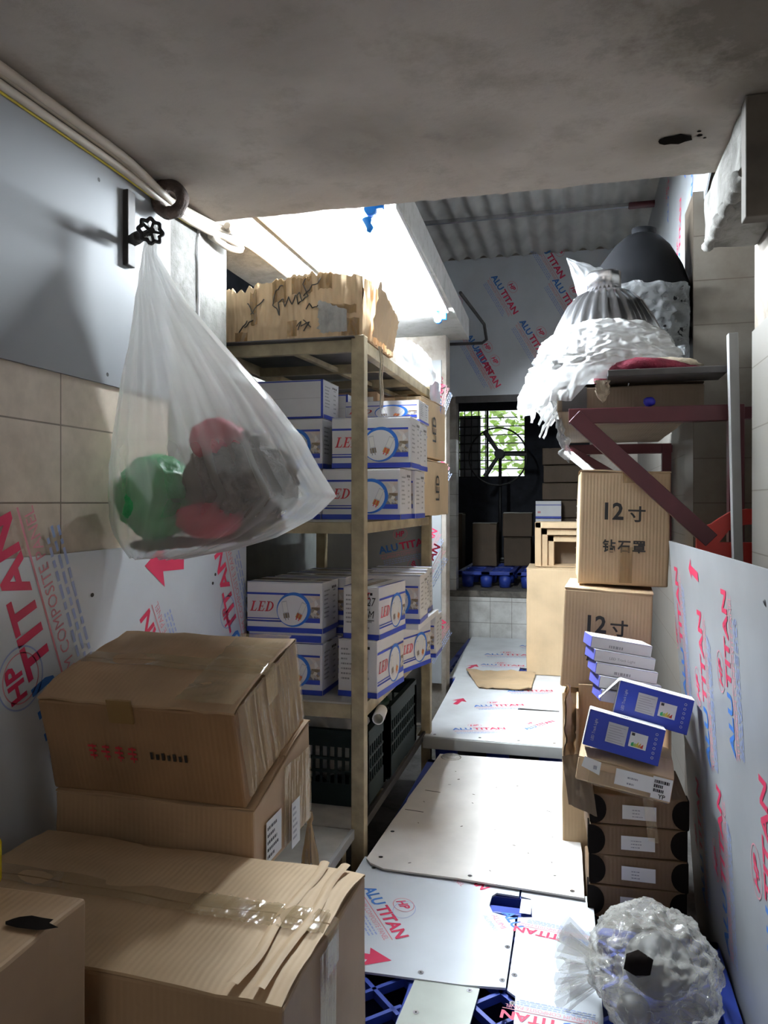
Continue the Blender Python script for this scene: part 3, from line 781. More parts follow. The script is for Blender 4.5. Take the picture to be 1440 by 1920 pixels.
b.plate([(-0.9, 5.45), (-0.1, 5.44), (-0.12, 7.12), (-0.96, 7.12)], [[(-0.43, 5.75), (-0.25, 5.74), (-0.25, 5.9), (-0.43, 5.92)]], F, 0.012, PANELW)
print_unit(b, F, -0.75, 6.3, 0.42, R(8)); print_unit(b, F, -0.73, 5.9, 0.33, R(4)); arrow(b, F, -0.8, 5.75, 0.16, R(75)); print_unit(b, F, -0.5, 6.75, 0.4, R(5))
single('floor_sheet', b, 'farthest printed sheet on the pallet in front of the tiled step', 'floor panel', 'sheets laid on the walkway')
b = B()
def cbs(u, v):
    x = -0.80 + 0.50 * u + 0.07 * (1 - v) * (0.5 - u) * 0 + 0.16 * (1 - v) * (1 - u) * 1.0; y = 5.08 + 0.54 * v
    return V((x, y, 0.279 + 0.03 * (0.5 + noise.noise(V((x * 4, y * 3, 0)))) * abs(u - 0.2) + 0.012 * noise.noise(V((x * 20, y * 20, 0)))))
b.grid(cbs, 20, 16, CBT)
b.grid(lambda u, v: cbs(1 - u, v) - V((0, 0, 0.005)), 20, 16, CBT)
single('cardboard_sheet', b, 'torn flat piece of cardboard lying across the far walkway sheets', 'cardboard')

# ------------------------------------------------------------------ cartons
def carton(name, label, loc, size, mat, rz=0, rx=0, ry=0, amp=0.004, seed=0, tape=None, flaps='X', group=None, flapmat=None, deco=None, tapem=None, cat='carton', nudge=None):
    w, d, h = size
    t = thing(name, label, cat, loc, (R(rx), R(ry), R(rz)), group)
    b = B(); b.box((-w / 2, -d / 2, 0), (w / 2, d / 2, h - 0.004 - (1.6 * amp if flaps else 0)), mat, 0.006, cuts=9, amp=amp, seed=seed)
    if nudge:
        for v in b.bm.verts: nudge(v.co)
    if deco: deco(b, w, d, h)
    obj('body', b, t, local=True)
    if flaps:
        fm = flapmat or mat
        for sgn in (-1, 1):
            b = B()
            def fl(u, v, sgn=sgn, o=0):
                if flaps == 'X': x = -w / 2 + w * u; y = sgn * (0.002 + (d / 2 - 0.002) * v)
                else: y = -d / 2 + d * u; x = sgn * (0.002 + (w / 2 - 0.002) * v)
                p = V((x, y, h + amp * 1.6 * noise.noise(V((x * 5, y * 5, seed))) + amp * 0.8 * noise.noise(V((x * 19, y * 19, seed))) - amp * 1.5 * (v ** 4) - o))
                if nudge: nudge(p)
                return p
            b.grid(fl, 14, 9, fm); b.grid(lambda u, v: fl(u, v, o=0.005), 14, 9, fm)
            for vv in (0, 1): b.grid(lambda u, v, vv=vv: fl(u, vv, o=0.005 * v), 14, 1, fm)
            obj('flap', b, t, local=True)
    if tape:
        b = B(); tw = 0.03
        def tp(u, v):
            s = (u - 0.5) * ((w if flaps != 'Y' else d) + 0.16); e = (w if flaps != 'Y' else d) / 2
            z = h + 0.003 + amp * 1.7 * noise.noise(V((s * 8, v, seed)))
            if abs(s) > e: z = h - (abs(s) - e); s2 = math.copysign(e + 0.004 + amp * 0.5, s)
            else: s2 = s
            q = (v - 0.5) * 2 * tw
            p = V((s2, q, z)) if flaps != 'Y' else V((q, s2, z))
            if nudge: nudge(p)
            return p
        b.grid(tp, 50, 4, tapem or TAPE)
        obj('tape', b, t, local=True)
    return t
def wrap_patch(t, x, y0, y1, z0, z1, seed, mat=TAPE, amp=0.008, name='tape'):
    """crinkled tape over a +X side, in the carton's own frame"""
    b = B()
    def f(u, v):
        y = y0 + (y1 - y0) * u; z = z0 + (z1 - z0) * v
        k = noise.noise(V((y * 30, z * 3.5, seed))); k2 = noise.noise(V((y * 90, z * 8, seed + 4)))
        return V((x + amp * (0.55 + 0.6 * k + 0.35 * k2), y, z))
    b.grid(f, 110, 30, mat)
    obj(name, b, t, local=True)
# stack on the left: A over B over a hidden support
def a_deco(b, w, d, h):
    F = fr((0, -d / 2 - 0.004, 0), (1, 0, 0), (0, 0, 1))
    rnd = random.Random(9)
    for k in range(4):                      # faded stamped characters
        x = -w / 2 + 0.12 + 0.034 * k
        for j in range(3): b.rect(x + rnd.uniform(-.004, .004), 0.1 + 0.012 * j, x + 0.018, 0.103 + 0.012 * j + 0.002, F, RED, 0.004)
        b.rect(x + 0.008, 0.092, x + 0.0105, 0.132, F, RED, 0.004)
    for k in range(7): b.rect(-w / 2 + 0.275 + 0.014 * k, 0.106, -w / 2 + 0.282 + 0.014 * k, 0.124 - 0.004 * (k % 2), F, INK, 0.004)
A = carton('cardboard_carton', 'brown carton with crinkled tape, top one of the stack by the left wall', (-0.945, 1.735, 0.88), (0.49, 0.36, 0.245), CBR, rz=-1, rx=15.5, amp=0.007, seed=1, tape=True, group=None, deco=a_deco, flapmat=CB)
wrap_patch(A, 0.246, -0.17, 0.17, 0.02, 0.24, 2)
b = B(); b.grid(lambda u, v: V((0.10 + 0.14 * u, -0.17 + 0.34 * v, 0.248 + 0.008 * noise.noise(V((u * 3, v * 14, 3))))), 10, 40, TAPE); obj('tape', b, A, local=True)
b = B(); b.box((-0.06, -0.188, 0.19), (0.0, -0.182, 0.246), TAPEB); obj('tape', b, A, local=True)
def bn(co):                                  # crushed front: the top falls towards the viewer
    k = max(0, co.z) / 0.27
    co.z -= k * 0.105 * max(0, min(1, (0.17 - co.y) / 0.34))
def b_deco(b, w, d, h): pass
Bx = carton('cardboard_carton', 'crushed brown carton with white stickers under the tape-wrapped carton', (-0.935, 1.735, 0.668), (0.5, 0.36, 0.272), CB, amp=0.005, seed=4, tape=None, nudge=bn)
wrap_patch(Bx, 0.252, -0.02, 0.17, 0.01, 0.2, 8)
b = B(); F = fr((0.2565, 0, 0), (0, 1, 0), (0, 0, 1)); b.rect(-0.13, 0.02, -0.04, 0.115, F, PAPER); marks(b, F, -0.125, 0.03, -0.045, 0.11, 5, INK, 3, 0.0015); obj('sticker', b, Bx, local=True, label='white printed sticker')
b = B(); F = fr((0.262, 0, 0), (0, 1, 0), (0, 0, 1)); b.rect(0.0, 0.0, 0.055, 0.11, F, PAPER, 0.006); marks(b, F, 0.006, 0.02, 0.05, 0.105, 6, INKG, 5, 0.0068); obj('sticker', b, Bx, local=True, label='narrow white sticker')
carton('cardboard_carton', 'brown carton at the bottom of the stack by the left wall, behind the wide carton', (-0.985, 1.74, 0), (0.42, 0.3, 0.664), CB, amp=0.003, seed=6, flaps=None)
# wide near carton C
def c_deco(b, w, d, h): pass
Cc = carton('cardboard_carton', 'wide flat-topped brown carton with a shiny tape band in the left foreground', (-0.815, 1.315, 0.205), (0.77, 0.43, 0.545), CB, rz=-1.5, amp=0.006, seed=11, tape=True, flapmat=CBT)
wrap_patch(Cc, 0.388, -0.06, 0.02, 0.1, 0.52, 12, TAPE, 0.005)
b = B(); b.grid(lambda u, v: V((0.12 + 0.255 * u, -0.045 + 0.075 * v + 0.0 * u, 0.5515 + 0.004 * noise.noise(V((u * 16, v * 3, 2))) + 0.004 * noise.noise(V((u * 42, v * 2, 5))))), 110, 8, TAPE); obj('tape', b, Cc, local=True, label='shiny clear tape band')
for (x, s) in ((0.30, 1), (0.345, 2)):
    b = B(); b.grid(lambda u, v, x=x, s=s: V((x + 0.02 * (u - 0.5) + 0.012 * noise.noise(V((v * 3, s, 0))), -0.21 + 0.42 * v, 0.5505 + 0.0028 * math.sin(u * math.pi))), 6, 24, CBT); obj('crease', b, Cc, local=True)
# near-left carton D and the tape roll on it
D = carton('cardboard_carton', 'plain brown carton with a torn hole on top, cut off at the lower left corner', (-0.98, 0.82, 0), (0.5, 0.42, 0.9), CB, rz=0, amp=0.004, seed=15, flaps=None)
b = B(); rnd = random.Random(2); F = fr((0, 0, 0.898), (1, 0, 0), (0, 1, 0))
b.poly([((0.022 + 0.016 * rnd.random()) * math.cos(q) * 1.2 + 0.225, (0.014 + 0.008 * rnd.random()) * math.sin(q) + 0.118) for q in [2 * math.pi * k / 13 for k in range(13)]], F, PITCH, 0.004); obj('torn_hole', b, D, local=True)
t = thing('tape_roll', 'yellow roll of packing tape standing on the lower left carton', 'tape', (-0.955, 0.98, 0.903))
b = B(); M = Matrix.Translation((-0.955, 0.98, 0.903)); b.lathe([(0.052, 0.0), (0.085, 0.0), (0.087, 0.004), (0.087, 0.056), (0.085, 0.06), (0.052, 0.06), (0.052, 0.0)], YTAPE, M, 40); obj('tape', b, t)
b = B(); b.lathe([(0.046, 0.0), (0.0515, 0.0), (0.0515, 0.06), (0.046, 0.06), (0.046, 0.0)], CBT, M, 32); obj('core', b, t)
# grey platform between stack and rack; torn flap with tape
t = thing('low_platform', 'low grey boarded platform between the carton stack and the rack post', 'platform', (-1.04, 2.36, 0))
b = B(); b.box((-1.275, 1.98, 0.265), (-0.815, 2.72, 0.295), GREYBOARD, 0.003); obj('deck', b, t)
b = B(); b.box((-0.815, 1.98, 0.262), (-0.8, 2.72, 0.298), GREYSTRIP, 0.002); obj('edge_strip', b, t)
for (x, y) in ((-1.24, 2.03), (-0.85, 2.03), (-1.24, 2.67), (-0.85, 2.67)):
    b = B(); b.box((x - 0.025, y - 0.025, 0), (x + 0.025, y + 0.025, 0.265), SHELFP); obj('leg', b, t)
b = B()
def cone(u, v):
    r = 0.05 * (1 - v) ** 0.9 + 0.012 * (v > 0.85) ; q = u * 2 * math.pi; k = 1 + 0.35 * noise.noise(V((math.cos(q) * 2, math.sin(q) * 2, v * 2)))
    return V((-0.76 + r * k * math.cos(q) * 0.8 , 1.94 + r * k * math.sin(q) * 0.8, 0.665 - 0.37 + 0.37 * 1 * v + 0.0))
b.grid(cone, 24, 14, TAPEB, cu=True)
cone_o = single('wrapping_scrap', b, 'crumpled cream twist of paper and tape behind the wide carton', 'wrapping')
cone_o.location = (-0.862, 2.40, 0.296); cone_o.scale = (0.75, 0.75, 0.5)

# ------------------------------------------------------------------ steel rack
rack = thing('steel_rack', 'tall rusty painted steel rack full of boxes along the left wall', 'rack', (-1.03, 3.4, 0))
RX0, RX1, RY0, RY1 = -1.4, -0.79, 2.75, 4.05
for (x, y, nm) in ((RX1, RY0, 'post'), (RX0 + 0.02, RY0, 'post'), (RX1, RY1, 'post'), (RX0 + 0.02, RY1, 'post')):
    b = B(); b.box((x - 0.025, y - 0.025, 0), (x + 0.025, y + 0.025, 2.12), SHELFP, 0.003); obj('post', b, rack)
levels = [(0.25, 0.285), (0.70, 0.752), (1.385, 1.428), (2.06, 2.105)]
for k, (z0, z1) in enumerate(levels):
    b = B()
    b.box((RX0, RY0 - 0.02, z0), (RX1 - 0.026, RY0 + 0.005, z1), SHELFP, 0.002); b.box((RX0, RY1 - 0.005, z0), (RX1 - 0.026, RY1 + 0.02, z1), SHELFP, 0.002)
    b.box((RX1 - 0.015, RY0 + 0.026, z0), (RX1 + (0.02 if k else 0.0), RY1 - 0.026, z1), SHELFP if k else IRON, 0.002); b.box((RX0, RY0 + 0.006, z0), (RX0 + 0.03, RY1 - 0.006, z1), SHELFP, 0.002)  # bottom right rail: shade low on the rack put into a darker colour
    for j in range(1, 3):
        y = RY0 + (RY1 - RY0) * j / 3; b.box((RX0 + 0.03, y - 0.012, z0), (RX1 - 0.016, y + 0.012, z1 - 0.008), SHELFP)
    if k == 3:
        x = -1.05; b.bar((x, RY0, z0 + 0.014), (x + 0.1, RY1, z0 + 0.014), 0.025, 0.02, SHELFP)
    obj('shelf_frame', b, rack)
    b = B(); b.box((RX0 + 0.002, RY0 - 0.018, z1 + 0.0005), (RX1 - 0.027, RY1 + 0.015, z1 + 0.008), (GREYBOARD if k < 3 else DKBOARD), 0.001); obj('shelf_board', b, rack)

# ------------------------------------------------------------------ white and blue lamp cartons
LW, LD, LH = 0.312, 0.2, 0.195
def serif_led(b, F, x, y, h, m, off, shear=0.28):
    O, U, W = F; n = U.cross(W)
    def q(pts, dx):
        b.face([O + U * (x + (px + dx + shear * py) * h) + W * (y + py * h) + n * off for px, py in pts], m)
    def r(x0, y0, x1, y1, dx): q([(x0, y0), (x1, y0), (x1, y1), (x0, y1)], dx)
    r(.12, 0, .3, 1, 0); r(0, .93, .42, 1, 0); r(0, 0, .66, .07, 0); q([(.55, .07), (.66, .07), (.7, .32), (.66, .32)], 0)
    d = .78; r(.12, 0, .3, 1, d); r(0, .93, .66, 1, d); r(0, 0, .68, .07, d); r(.3, .47, .5, .54, d); q([(.58, .93), (.66, .93), (.66, .72), (.63, .72)], d); q([(.57, .07), (.68, .07), (.72, .32), (.68, .32)], d); q([(.48, .36), (.52, .36), (.52, .65), (.48, .65)], d)
    d = 1.6; r(.12, 0, .3, 1, d); r(0, .93, .3, 1, d); r(0, 0, .3, .07, d)
    for k in range(12):
        a0, a1 = -math.pi / 2 + math.pi * k / 12, -math.pi / 2 + math.pi * (k + 1) / 12
        P = lambda a, ro, rv: (.3 + ro * math.cos(a), .5 + rv * math.sin(a))
        q([P(a0, .34, .43), P(a0, .52, .5), P(a1, .52, .5), P(a1, .34, .43)], d)
def led_face(b, F, w, h):
    b.rect(0, 0, w, h * .1, F, BLUE); b.rect(0, h * .745, w * .97, h * .785, F, BLUE)
    b.rect(w * .5, h * .24, w * .97, h * .745, F, PHOTO, 0.0006); b.rect(w * .62, h * .52, w * .97, h * .745, F, PHOTOP, 0.0009)
    b.rect(w * .5, h * .21, w * .97, h * .3, F, BLUE, 0.0009)
    b.rect(0, h * .26, w * .5, h * .28, F, BLUE); b.rect(0, h * .205, w * .5, h * .235, F, BLUE); b.rect(0, h * .225, w * .5, h * .232, F, BLUE)
    b.disc(w * .625, h * .46, w * .225, h * .34, F, BLUEL, 0.0014, 40, R(22)); b.disc(w * .61, h * .445, w * .2, h * .295, F, WHITE, 0.0018, 40, R(22))
    for (cx, a, c) in ((w * .54, 10, SILV), (w * .68, -24, SILV)):
        ca, sa = math.cos(R(a)), math.sin(R(a)); O, U, W = F
        G = (O + U * cx + W * h * .27, U * ca + W * sa, W * ca - U * sa)
        b.rect(-w * .035, h * .12, w * .035, h * .36, G, SILV, 0.0022); b.rect(-w * .028, h * .14, w * .028, h * .34, G, PAPER, 0.0024)
        b.rect(-w * .038, h * .02, w * .038, h * .12, G, GOLD if a < 0 else CBD, 0.0023)
        for k in (-1, 1): b.rect(k * w * .018 - w * .006, -h * .02, k * w * .018 + w * .006, h * .12, G, RED if a < 0 else INKG, 0.0026)
    serif_led(b, F, w * .04, h * .41, h * .2, RED, 0.0012)
def led_side(b, F, w, h, seed):
    b.rect(0, 0, w, h * .1, F, BLUE)
    marks(b, F, w * .08, h * .3, w * .55, h * .9, 7, INKG, seed, 0.0012, 0.7, 0.35); marks(b, F, w * .62, h * .2, w * .92, h * .9, 6, INKG, seed + 1, 0.0012, 0.6, 0.3)
    for k in range(3): b.rect(w * (.55 + .1 * k), h * .84, w * (.62 + .1 * k), h * .89, F, INK, 0.0012)
    b.text('PCS', w * .72, h * .33, h * .05, F, INKG, 0.0012)
def led_proto(plain_front=False):
    t = thing('lamp_carton', '', 'carton')
    b = B(); w, d, h = LW, LD, LH
    b.box((-w / 2, -d / 2, 0), (w / 2, d / 2, h - 0.003), WHITE, 0.003, cuts=4, amp=0.0018, seed=21)
    o = 0.0012
    if plain_front:
        for F2 in (fr((-w / 2, -d / 2 - o, 0), (1, 0, 0), (0, 0, 1)), fr((w / 2, d / 2 + o, 0), (-1, 0, 0), (0, 0, 1))):
            b.rect(0, 0, w, h * .05, F2, BLUE); b.rect(w * .97, 0, w, h, F2, BLUE); b.rect(0, h * .52, w, h * .525, F2, INKG); b.rect(0, h * .955, w, h * .985, F2, BLUE)
    else:
        led_face(b, fr((-w / 2, -d / 2 - o, 0), (1, 0, 0), (0, 0, 1)), w, h); led_face(b, fr((w / 2, d / 2 + o, 0), (-1, 0, 0), (0, 0, 1)), w, h)
    led_side(b, fr((w / 2 + o, -d / 2, 0), (0, 1, 0), (0, 0, 1)), d, h, 3); led_side(b, fr((-w / 2 - o, d / 2, 0), (0, -1, 0), (0, 0, 1)), d, h, 5)
    obj('body', b, t, local=True)
    for sgn in (-1, 1):
        b = B(); y0, y1 = (0.0015, d / 2) if sgn > 0 else (-d / 2, -0.0015)
        b.box((-w / 2, y0, h - 0.003), (w / 2, y1, h), WHITE, 0.001)
        F2 = fr((-w / 2, 0, h), (1, 0, 0), (0, 1, 0)); e = y1 - 0.014 if sgn > 0 else y0
        b.rect(0, e, w, e + 0.014, F2, BLUE, 0.0006)
        obj('flap', b, t, local=True)
    b = B(); b.box((-w / 2 - 0.001, -0.022, h + 0.0003), (w / 2 + 0.001, 0.022, h + 0.0012), TAPE); obj('tape', b, t, local=True)
    return t
ledP = led_proto(); ledQ = led_proto(True); used = {id(ledP): False, id(ledQ): False}
LG = 'white and blue lamp cartons on the steel rack'
def led(x, y, z, rz, label, proto=None, name=None, scale=None):
    p = proto or ledP
    if not used[id(p)]: o = p; used[id(p)] = True
    else: o = copy_tree(p)
    o.location = (x, y, z); o.rotation_euler = (0, 0, R(rz)); o['label'] = label; o['group'] = LG
    if scale: o.scale = scale
    return o
ZM = 1.4365; ZL = 0.7605
# middle shelf
led(-0.812, 2.845 + LD / 2, ZM, 0, 'lamp carton directly on the middle shelf board behind the front post')
led(-0.775, 2.85 + LD / 2, ZM + LH + .003, 1, 'lamp carton second up on the middle shelf behind the front post, red lettering')
led(-1.13, 2.845 + LD / 2, ZM, 0, 'lamp carton at shelf level mostly hidden behind the hanging sack')
led(-1.125, 2.85 + LD / 2, ZM + LH + .003, 0, 'lamp carton second up beside the hanging sack, blue ring showing')
led(-1.125, 2.86 + LD / 2, ZM + 2 * LH + .006, 0, 'plain white carton with blue edges, topmost beside the hanging sack', ledQ, scale=(1, 1, 0.78))
led(-0.80, 3.06 + LD / 2, ZM, 0, 'lamp carton in the second row on the middle shelf, at shelf level')
led(-0.79, 3.065 + LD / 2, ZM + LH + .003, 0, 'lamp carton in the second row of the middle shelf, second up')
led(-0.785, 3.07 + LD / 2, ZM + 2 * LH + .006, 0, 'low lamp carton peeking out on top of the second row of the middle shelf', scale=(1, 1, 0.45))
led(-1.12, 3.07 + LD / 2, ZM, 0, 'lamp carton behind the left pile on the middle shelf, at shelf level')
led(-1.12, 3.07 + LD / 2, ZM + LH + .003, 0, 'lamp carton behind the left pile on the middle shelf, second up')
led(-1.09, 3.08 + LD / 2, ZM + 2 * LH + .006, 0, 'plain white carton behind the topmost carton beside the hanging sack', ledQ, scale=(1, 1, 0.62))
# lower shelf
led(-1.108, 2.80 + LD / 2, ZL, 0, 'lamp carton at lower shelf level partly hidden by the tape-wrapped carton')
led(-1.108, 2.80 + LD / 2, ZL + LH + .042, 0, 'lamp carton with big red lettering, top left at the front of the lower shelf')
led(-1.10, 3.02 + LD / 2, ZL, 0, 'lamp carton at lower shelf level behind the front left pile')
led(-1.085, 3.03 + LD / 2, ZL + LH + .042, 0, 'lamp carton on top in the second row of the lower shelf')
led(-1.10, 3.24 + LD / 2, ZL, 0, 'lamp carton at lower shelf level in the third row')
led(-1.06, 3.25 + LD / 2, ZL + LH + .042, 0, 'lamp carton on top in the third row of the lower shelf')
led(-0.80, 2.80 + 0.17, ZL + 0.0, 84, 'turned lamp carton overhanging the lower shelf edge at its front right, below another', scale=(1.0, 0.8, 1.12))
hw = led(-0.785, 2.80 + 0.165, ZL + LH * 1.12 + .003, 83, 'turned lamp carton with handwriting on its end, on top at the right of the post', scale=(0.95, 0.74, 1.02))
led(-0.79, 3.40, ZL, 74, 'turned lamp carton farther along the right edge of the lower shelf, below', scale=(0.9, 0.9, 1.0))
led(-0.79, 3.30, ZL + LH + .03, 2, 'lamp carton on top behind the turned ones, right of lower shelf', scale=(0.86, 1, 1.05))
led(-0.82, 3.58, ZL + LH + .03, 2, 'lamp carton last along the right edge of the lower shelf, on top', scale=(0.86, 1, 1.05))
led(-0.82, 3.72, ZL, 2, 'lamp carton last along the right edge of the lower shelf, at shelf level')
# packers under the raised upper row of the lower shelf
for (x, y, lab) in ((-1.108, 2.9, 'front'), (-1.09, 3.125, 'second'), (-1.07, 3.345, 'third')):
    b = B(); b.box((x - 0.15, y - 0.095, ZL + LH + 0.002), (x + 0.15, y + 0.095, ZL + LH + 0.0405), WHITE, 0.002)
    F2 = fr((x - 0.15, y - 0.095, ZL + LH + 0.002), (1, 0, 0), (0, 0, 1)); b.rect(0, 0.004, 0.3, 0.03, F2, BLUE)
    single('flat_box', b, 'flat white and blue box between lamp cartons, %s row of lower shelf' % lab, 'box', 'flat boxes on the lower shelf')
b = B(); b.box((-0.92, 3.21, ZL + LH + 0.002), (-0.66, 3.69, ZL + LH + 0.028), WHITE, 0.002); single('flat_box', b, 'flat white box under the back upper cartons at the right of the lower shelf', 'box', 'flat boxes on the lower shelf')
# handwriting on the turned carton end
b = B(); F = fr((-LW / 2 - 0.004, LD / 2, 0), (0, -1, 0), (0, 0, 1))
b.text('27', 0.135, 0.125, 0.045, F, INK, 0.002, shear=0.2); b.text('DM', 0.11, 0.08, 0.04, F, INK, 0.002, shear=0.2, width=0.06); b.rect(0.11, 0.07, 0.175, 0.0725, F, INK, 0.002)
marks(b, F, 0.12, 0.15, 0.17, 0.18, 3, RED, 5, 0.002, 0.9, 0.5)
obj('handwriting', b, hw, local=True)
# brown cartons with the vertical lettering
def brown_deco(b, w, d, h):
    F = fr((w / 2 + 0.003, 0, h / 2), (0, 0, 1), (0, -1, 0)); b.text('LED', 0, -0.03, 0.1, F, INK, 0.002, bold=0.02, center=True, width=0.13)
    F = fr((0, -d / 2 - 0.003, 0), (1, 0, 0), (0, 0, 1)); marks(b, F, -w / 2 + .02, h * .1, w / 2 - .02, h * .9, 7, INKG, 4, 0.002, .6, .2)
BG = 'tan lamp cartons with vertical lettering'
c1 = carton('cardboard_carton', 'tan carton with vertical black lettering at the far end of the middle shelf, lower', (-0.81, 3.93, ZM), (0.2, 0.5, 0.282), CBL, rz=-4, amp=0.003, seed=31, tape=True, flaps='Y', deco=brown_deco, group=BG)
c2 = carton('cardboard_carton', 'tan carton with vertical black lettering at the far end of the middle shelf, upper', (-0.825, 3.92, ZM + 0.292), (0.2, 0.5, 0.3), CBL, rz=-4, amp=0.003, seed=32, tape=True, flaps='Y', deco=brown_deco, group=BG)
c3 = carton('cardboard_carton', 'brown carton with a white label behind the upper tan lettered carton', (-1.05, 3.75, ZM), (0.24, 0.4, 0.6), CB, amp=0.003, seed=33, group=None)
b = B(); F = fr((0, -0.204, 0), (1, 0, 0), (0, 0, 1)); b.rect(0.01, 0.5, 0.1, 0.57, F, PAPER); marks(b, F, 0.015, 0.505, 0.095, 0.565, 3, INK, 8, 0.0015, 0.9, 0.6); obj('sticker', b, c3, local=True, label='white label')

# ------------------------------------------------------------------ torn carton on the rack, white film
t = thing('torn_carton', 'torn tan open carton with black scrawl on top of the rack', 'carton', (-1.03, 2.96, 2.114))
def tz(u, s): return 2.114 + 0.225 + 0.016 * noise.noise(V((u * 9, s, 0))) + 0.016 * noise.noise(V((u * 31, s, 2))) + 0.004 * noise.noise(V((u * 80, s, 2)))
b = B()
def wall(p, q, s, bow=0.02):
    p = V(p); q = V(q); nrm = (q - p).normalized().cross(V((0, 0, 1)))
    def f(u, v, o=0):
        z1 = tz(u, s) + (0.022 * math.sin((u - .35) * 5) if s == 1 else 0); z = 2.118 + (z1 - 2.118) * v; c = p.lerp(q, u)
        k = 0.011 * noise.noise(V((u * 14, v * 2, s))) + 0.006 * noise.noise(V((u * 40, v * 5, s))) + bow * math.sin(u * math.pi) * v
        return V((c.x, c.y, z)) + nrm * (k + o)
    return f
walls = [((-1.345, 2.745, 0), (-0.775, 2.735, 0), 1), ((-0.775, 2.735, 0), (-0.765, 3.18, 0), 2), ((-0.765, 3.18, 0), (-1.335, 3.2, 0), 3), ((-1.335, 3.2, 0), (-1.345, 2.745, 0), 4)]
fs_ = {}
for p, q, s in walls:
    f = wall(p, q, s, 0.012); fs_[s] = f
    b.grid(lambda u, v: f(u, v), 110, 16, CBL); b.grid(lambda u, v: f(1 - u, v, -0.005), 110, 16, CBL); b.grid(lambda u, v: f(u, 1, -0.005 * v), 110, 1, CBL)
obj('body', b, t)
b = B(); b.box((-1.335, 2.75, 2.115), (-0.775, 3.18, 2.121), CBT); obj('bottom', b, t)
# tape patches and scrawl follow the wall surface
def stick(b, u0, u1, v0, v1, m, off=0.003, s=1, n=16):
    b.grid(lambda u, v: fs_[s](u0 + (u1 - u0) * u, v0 + (v1 - v0) * v, off), n, n, m)
for (u0, u1, v0, v1) in ((.38, .48, .62, .98), (.10, .19, 0, .2), (.52, .66, .7, .95), (.86, .98, 0.02, .3), (.48, .55, .05, .3), (.7, .8, .75, .98), (.75, .96, .38, .52), (.22, .27, .3, .9)):
    b = B(); stick(b, u0, u1, v0, v1, TAPEB); obj('tape', b, t)
b = B()
rnd = random.Random(4)
pts = [(.68 + .13 * (k / 20) + .02 * rnd.random(), .1 + .5 * (k / 20)) for k in range(20)]
b.grid(lambda u, v: fs_[1](.70 + .2 * u + (.04 * noise.noise(V((v * 9, 1, 0))) if u < .1 else 0), .08 + .5 * v * (1 - .3 * u) + .03 * noise.noise(V((u * 9, v * 4, 0))), 0.004), 16, 12, SOFFIT)
obj('torn_paper', b, t)
b = B()
def scr(pts, r=0.0022):
    P = []
    for (p, q) in zip(pts, pts[1:]):
        for k in range(6): P.append(fs_[1](p[0] + (q[0] - p[0]) * k / 6, p[1] + (q[1] - p[1]) * k / 6, 0.004))
    P.append(fs_[1](pts[-1][0], pts[-1][1], 0.004)); b.tube(P, r, INK, 5)
for s_ in ([(.13, .2), (.19, .42)], [(.17, .3), (.24, .4)], [(.22, .5), (.32, .72)], [(.2, .7), (.25, .5)], [(.46, .9), (.40, .8), (.38, .6), (.41, .5), (.43, .4), (.42, .62), (.46, .68), (.47, .55), (.5, .68), (.52, .55), (.545, .68), (.575, .72), (.59, .6), (.56, .55), (.555, .68)],
            [(.59, .6), (.63, .66), (.60, .86), (.62, 1 - .08)], [(.6, .68), (.72, .9)], [(.62, .45), (.64, .55), (.66, .45), (.70, .52)], [(.55, .2), (.58, .28), (.56, .14)], [(.58, .2), (.64, .26), (.60, .12)], [(.6, .3), (.65, .17)]): scr(s_)
obj('scrawl', b, t)
b = B(); b.box((-1.36, 2.70, 2.108), (-0.80, 2.76, 2.1135), DKBOARD, 0.001, M=None); single('dark_strip', b, 'thin dark sheet edge sticking out under the torn carton on the rack', 'sheet')
# torn cardboard edge on its right, crumpled film bundle on the rail
b = B(); b.grid(lambda u, v: V((-0.755 + 0.03 * u + 0.01 * noise.noise(V((u * 5, v * 9, 0))), 2.8 + 0.33 * v, 2.13 + 0.2 * (1 - 0.35 * v) * u + 0.02 * noise.noise(V((u * 3, v * 14, 5))))), 10, 24, CBT); single('torn_flap', b, 'ragged cardboard flap hanging off the right side of the torn carton', 'cardboard flap')
b = B()
def bundle(u, v):
    q = u * 2 * math.pi; a = math.sin(min(1, v * 1.05) * math.pi) ** 0.5
    r = 0.085 * a * (1 + 0.28 * noise.noise(V((math.cos(q) * 2.2, math.sin(q) * 2.2, v * 6))) + 0.12 * noise.noise(V((math.cos(q) * 6, math.sin(q) * 6, v * 16))))
    return V((-0.765 + r * math.cos(q) * 0.62, 3.24 + 0.92 * v, 2.118 + max(0, 0.055 + r * math.sin(q) - 0.0)))
b.grid(bundle, 40, 50, WHITEF, cu=True)
single('film_bundle', b, 'bright crumpled white plastic film bundle on the right top rail of the rack', 'plastic film')
b = B()
b.grid(lambda u, v: V((-0.752 + 0.012 * noise.noise(V((u * 4, v * 6, 1))) + 0.02 * u, 3.95 + 0.2 * u, 1.95 + 0.2 * v)), 10, 12, PANEL)
F = fr((-0.725, 3.96, 1.97), (0.1, 1, 0), (0, 0, 1)); print_unit(b, F, 0.06, 0.0, 0.2, R(80), off=0.014, logo=False)
single('sheet_offcut', b, 'curled printed offcut hanging at the far top corner of the rack', 'sheet offcut')
b = B()
pts = [(-0.755, 2.90, 2.11), (-0.75, 2.91, 2.05), (-0.752, 2.9, 1.99), (-0.748, 2.905, 1.93), (-0.75, 2.9, 1.87)]
for k in range(3): b.tube([V(p) + V((0.004 * k, 0.004 * k * (-1) ** k, 0)) for p in pts], 0.0025, CREAMB if k else GREENGREY, 5)
single('string', b, 'thin strings dangling from the top right rail of the rack', 'string')

